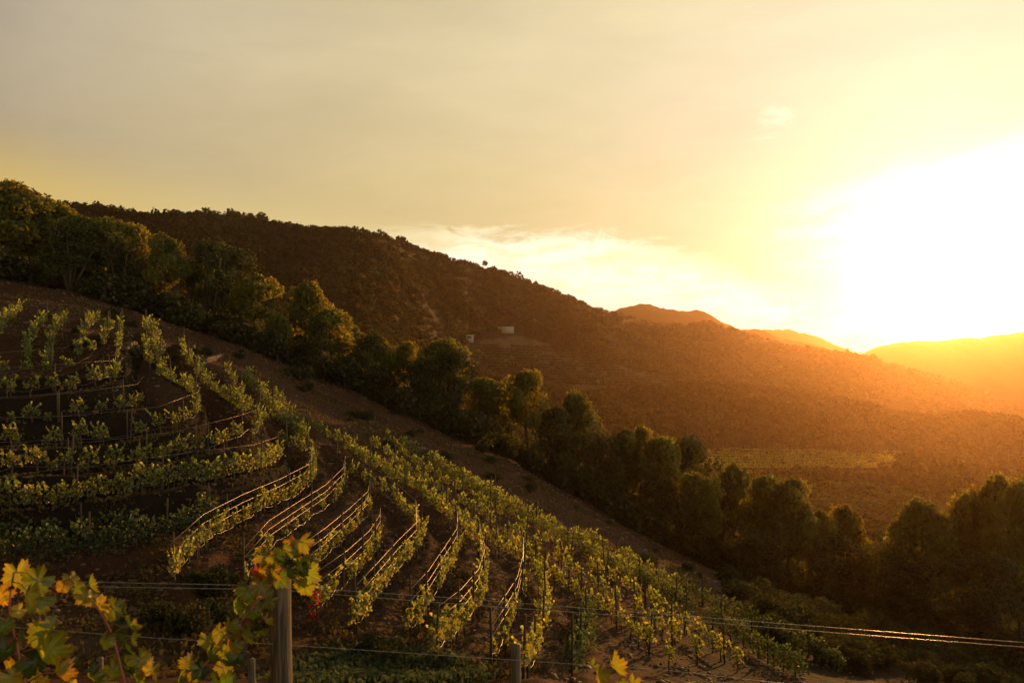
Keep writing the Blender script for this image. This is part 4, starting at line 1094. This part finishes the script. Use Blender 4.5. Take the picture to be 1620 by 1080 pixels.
def grape_leaf(px, py, wpx, d, R, mb, hue):
    """a five-lobed toothed leaf, cupped and drooping"""
    size = wpx / FPX * d * .51
    n = 90; pts = []
    for k in range(n):
        a = -math.pi / 2 + 2 * math.pi * (k + .5) / n                   # starts at the stalk notch
        u = (a + math.pi / 2) / (2 * math.pi)
        lob = .77 + .23 * abs(math.cos(2.5 * (a - math.pi / 2))) ** .9
        notch = 1 - .62 * math.exp(-((min(u, 1 - u)) / .045) ** 2)
        tooth = 1 + .10 * (((k % 5) / 4.0) * 2 - 1) + R.uniform(-.015, .015)
        r = lob * notch * tooth
        pts.append((r * math.cos(a) * .98, r * math.sin(a)))
    rings = [0.0, .35, .7, 1.0]
    curl = R.uniform(.15, .75); fold = R.uniform(-.3, .45); ph = R.uniform(0, 6)
    V = [(0, 0, 0)]
    for q in rings[1:]:
        for k, (x, y) in enumerate(pts):
            xx, yy = x * q, y * q; rr = math.hypot(xx, yy)
            V.append((xx, yy, -curl * rr * rr + fold * abs(xx) * .6 + .07 * q * math.sin(k * 2 * math.pi / n * 5 + ph)))
    F = []
    for k in range(n):
        k2 = (k + 1) % n; F.append((0, 1 + k, 1 + k2))
        for j in range(len(rings) - 2): F.append((1 + j * n + k, 1 + (j + 1) * n + k, 1 + (j + 1) * n + k2, 1 + j * n + k2))
    rot = Matrix.Rotation(R.uniform(-.9, .9), 3, 'Z') @ Matrix.Rotation(R.uniform(-.9, .9), 3, 'X')
    face = Matrix.Rotation(math.radians(90) + R.uniform(-.6, .5), 3, 'X')
    yaw = Matrix.Rotation(R.uniform(-1.0, 1.0), 3, 'Z'); roll = Matrix.Rotation(math.pi + R.uniform(-1.1, 1.1), 3, 'Z')
    Mx = yaw @ face @ roll
    c = W3(px, py, d)
    W = [tuple(Mx @ Vector(v) * size + c) for v in V]
    base = np.array(hue); tint = np.tile(base, (len(W), 1)).astype(float)
    ang = np.array([0] + [k for _ in rings[1:] for k in range(n)]); rad = np.array([0] + [q for q in rings[1:] for _ in range(n)])
    vein = (np.abs(np.cos(2.5 * (2 * math.pi * (ang + .5) / n - math.pi))) > .985)
    tint *= (1 + .35 * vein[:, None] * (rad[:, None] > 0)); tint[rad > .9] *= np.array([1.1, .72, .5])          # browning rim
    for f in F: mb.f.setdefault(len(f), []).append([i + mb.n for i in f])
    mb.v.append(np.array(W)); mb.t.append(tint); mb.n += len(W)
    # stalk
    return c


def shoot(lab, cane, leaves, rad, seed, d0):
    R = random.Random(seed)
    c0 = W3(*cane[0]); r = tag(empty('vine_shoot', c0), lab, 'vine shoot')
    cm = MB(); P = [W3(*p) for p in cane]
    sm = [P[0]]
    for a, b_ in zip(P[:-1], P[1:]): sm += [a.lerp(b_, .33), a.lerp(b_, .67)]
    sm.append(P[-1]); cm.tube(sm, [rad * (1 - .6 * i / len(sm)) for i in range(len(sm))], 7)
    fm = MB()
    for (px, py, w, *h) in leaves:
        hue = h[0] if h else 'y'
        col = {'y': (1.0, .95, .7), 'g': (.48, .66, .5), 'o': (1.05, .76, .5), 'r': (1.2, .16, .3), 'd': (.18, .27, .3)}[hue]
        col = tuple(c * R.uniform(.85, 1.15) for c in col)
        c = grape_leaf(px, py, w, d0 + R.uniform(-.07, .07), R, fm, col)
        near = min(sm, key=lambda q: (q - c).length)
        if (near - c).length > .02: cm.tube([near, near.lerp(c, .5) + Vector((0, 0, .012)), c], [.0022, .0017, .0013], 5)
    cm_me = cm.me('cane', True, [M_CANE]); fm_me = fm.me('foliage', True, [M_GRAPE])
    for me_ in (cm_me, fm_me): me_.transform(Matrix.Translation(-c0))
    link('cane', cm_me, r); link('foliage', fm_me, r)
    return r


shoot('yellow and green vine shoot cut off by the left edge', [(55, 1120, 2.5), (35, 1060, 2.5), (28, 1020, 2.5), (18, 985, 2.5), (14, 950, 2.5), (22, 905, 2.5)],
      [(28, 908, 48, 'y'), (60, 918, 50, 'g'), (64, 948, 46, 'g'), (45, 938, 40, 'd'), (4, 938, 40, 'o'), (29, 966, 24), (72, 1005, 62, 'g'), (78, 1028, 58, 'y'), (55, 1045, 50, 'd'), (92, 1062, 44, 'o'), (20, 1070, 52, 'y'), (45, 1065, 40, 'g'), (5, 1030, 46, 'd'), (110, 1076, 36, 'y'), (62, 1078, 44, 'o'), (30, 1005, 30, 'd'), (8, 990, 34, 'g'), (120, 1050, 26, 'd')], .0055, 3, 2.5)
shoot('arching vine shoot second from the left edge', [(212, 1130, 2.7), (195, 1068, 2.7), (182, 1015, 2.7), (168, 980, 2.7), (148, 952, 2.7), (128, 932, 2.7), (110, 916, 2.7)],
      [(113, 914, 28), (100, 928, 24, 'o'), (120, 930, 26, 'g'), (142, 925, 34, 'g'), (150, 946, 32, 'y'), (135, 943, 30, 'y'), (160, 956, 28, 'o'), (180, 963, 38, 'g'), (196, 975, 34, 'd'), (170, 973, 26, 'y'), (211, 990, 26, 'g'), (190, 990, 28, 'd'), (167, 1011, 30), (188, 1012, 36, 'd'), (208, 1006, 28), (201, 1026, 26, 'g'), (224, 1046, 46), (198, 1052, 40, 'd'), (180, 1058, 34, 'y'), (214, 1073, 42, 'g'), (240, 1060, 28, 'y'), (172, 1076, 34, 'y'), (146, 1070, 32, 'g'), (150, 1056, 22, 'd')], .005, 5, 2.7)
shoot('yellow leafed vine shoot climbing to the top of the wooden post', [(270, 1130, 3.25), (300, 1078, 3.25), (333, 1040, 3.25), (362, 1016, 3.25), (393, 965, 3.25), (420, 938, 3.27), (435, 915, 3.3), (458, 882, 3.32), (474, 852, 3.33)],
      [(480, 858, 36), (470, 872, 34, 'y'), (420, 879, 36), (447, 874, 34, 'y'), (436, 888, 30), (458, 900, 28, 'g'), (474, 893, 40, 'd'), (488, 906, 42), (482, 928, 36), (490, 885, 30, 'o'), (464, 862, 26, 'o'), (407, 908, 26, 'r'), (416, 900, 24, 'o'), (392, 932, 38), (412, 926, 36), (426, 950, 34), (404, 945, 36, 'y'), (374, 956, 28), (388, 964, 26, 'd'), (402, 968, 30, 'y'), (432, 905, 34, 'o'), (442, 914, 34, 'g'), (452, 888, 30, 'd'), (347, 1000, 34), (364, 992, 32), (390, 1003, 32), (402, 990, 28, 'd'), (327, 1012, 28), (344, 1022, 34, 'd'), (300, 1050, 34), (352, 1034, 36), (333, 1037, 32, 'g'), (318, 1058, 34, 'd'), (353, 1056, 32), (312, 1070, 34), (364, 1047, 28, 'g'), (284, 1073, 30), (378, 1034, 30, 'd'), (338, 1074, 34, 'd'), (296, 1078, 30, 'o'), (412, 1000, 30, 'd'), (420, 982, 24, 'd'), (372, 1020, 30, 'o'), (358, 1074, 28, 'g')], .0055, 7, 3.25)
shoot('lone yellow vine tip sticking up at the bottom edge', [(968, 1130, 3.6), (966, 1085, 3.6), (962, 1062, 3.6), (956, 1046, 3.6)], [(972, 1052, 42), (950, 1064, 34), (938, 1052, 20, 'g'), (1003, 1079, 24), (985, 1088, 30, 'g')], .003, 9, 3.6)
# red leaved vine end
p = hit(499, 990, ZT); M_RED = leafmat('red_leaf', (.14, .010, .012), (.30, .012, .02), .6, .03)
P = np.stack([rng.normal(size=70) * .10, rng.normal(size=70) * .10, rng.uniform(.15, 1.25, 70)], 1); V, F = leaf_quads(P, unit(rng.normal(size=P.shape)), rng.uniform(.07, .12, 70))
r = tag(empty('grape_vine', (p[0], p[1], float(gz(*p)))), 'small bright red leaved vine right of the big wooden post', 'grape vine')
link('foliage', mesh('foliage', V, F, False, np.ones((len(V), 3)), [M_RED]), r); link('trunk', VINES['sparse'][0][1], r)

# ------------------------------------------------------------------ evening haze over the valley
b = MB(); X0, Y0, Y1 = 17500.0, -600.0, 9600.0; zb = float(ZT.min()) - 1.5; zt = 175.0
b.box((0, (Y0 + Y1) / 2, (zb + zt) / 2), (X0, (Y1 - Y0) / 2, (zt - zb) / 2))
mh, N = mat('evening_haze')
pv = N.n('ShaderNodeVolumePrincipled'); pv.inputs['Color'].default_value = (1.0, .66, .40, 1); pv.inputs['Density'].default_value = 0.86e-4; pv.inputs['Anisotropy'].default_value = .80
o = N.n('ShaderNodeOutputMaterial'); N.put(o.inputs['Volume'], pv.outputs[0])
tag(link('haze', b.me('haze', False, [mh])), kind='stuff')
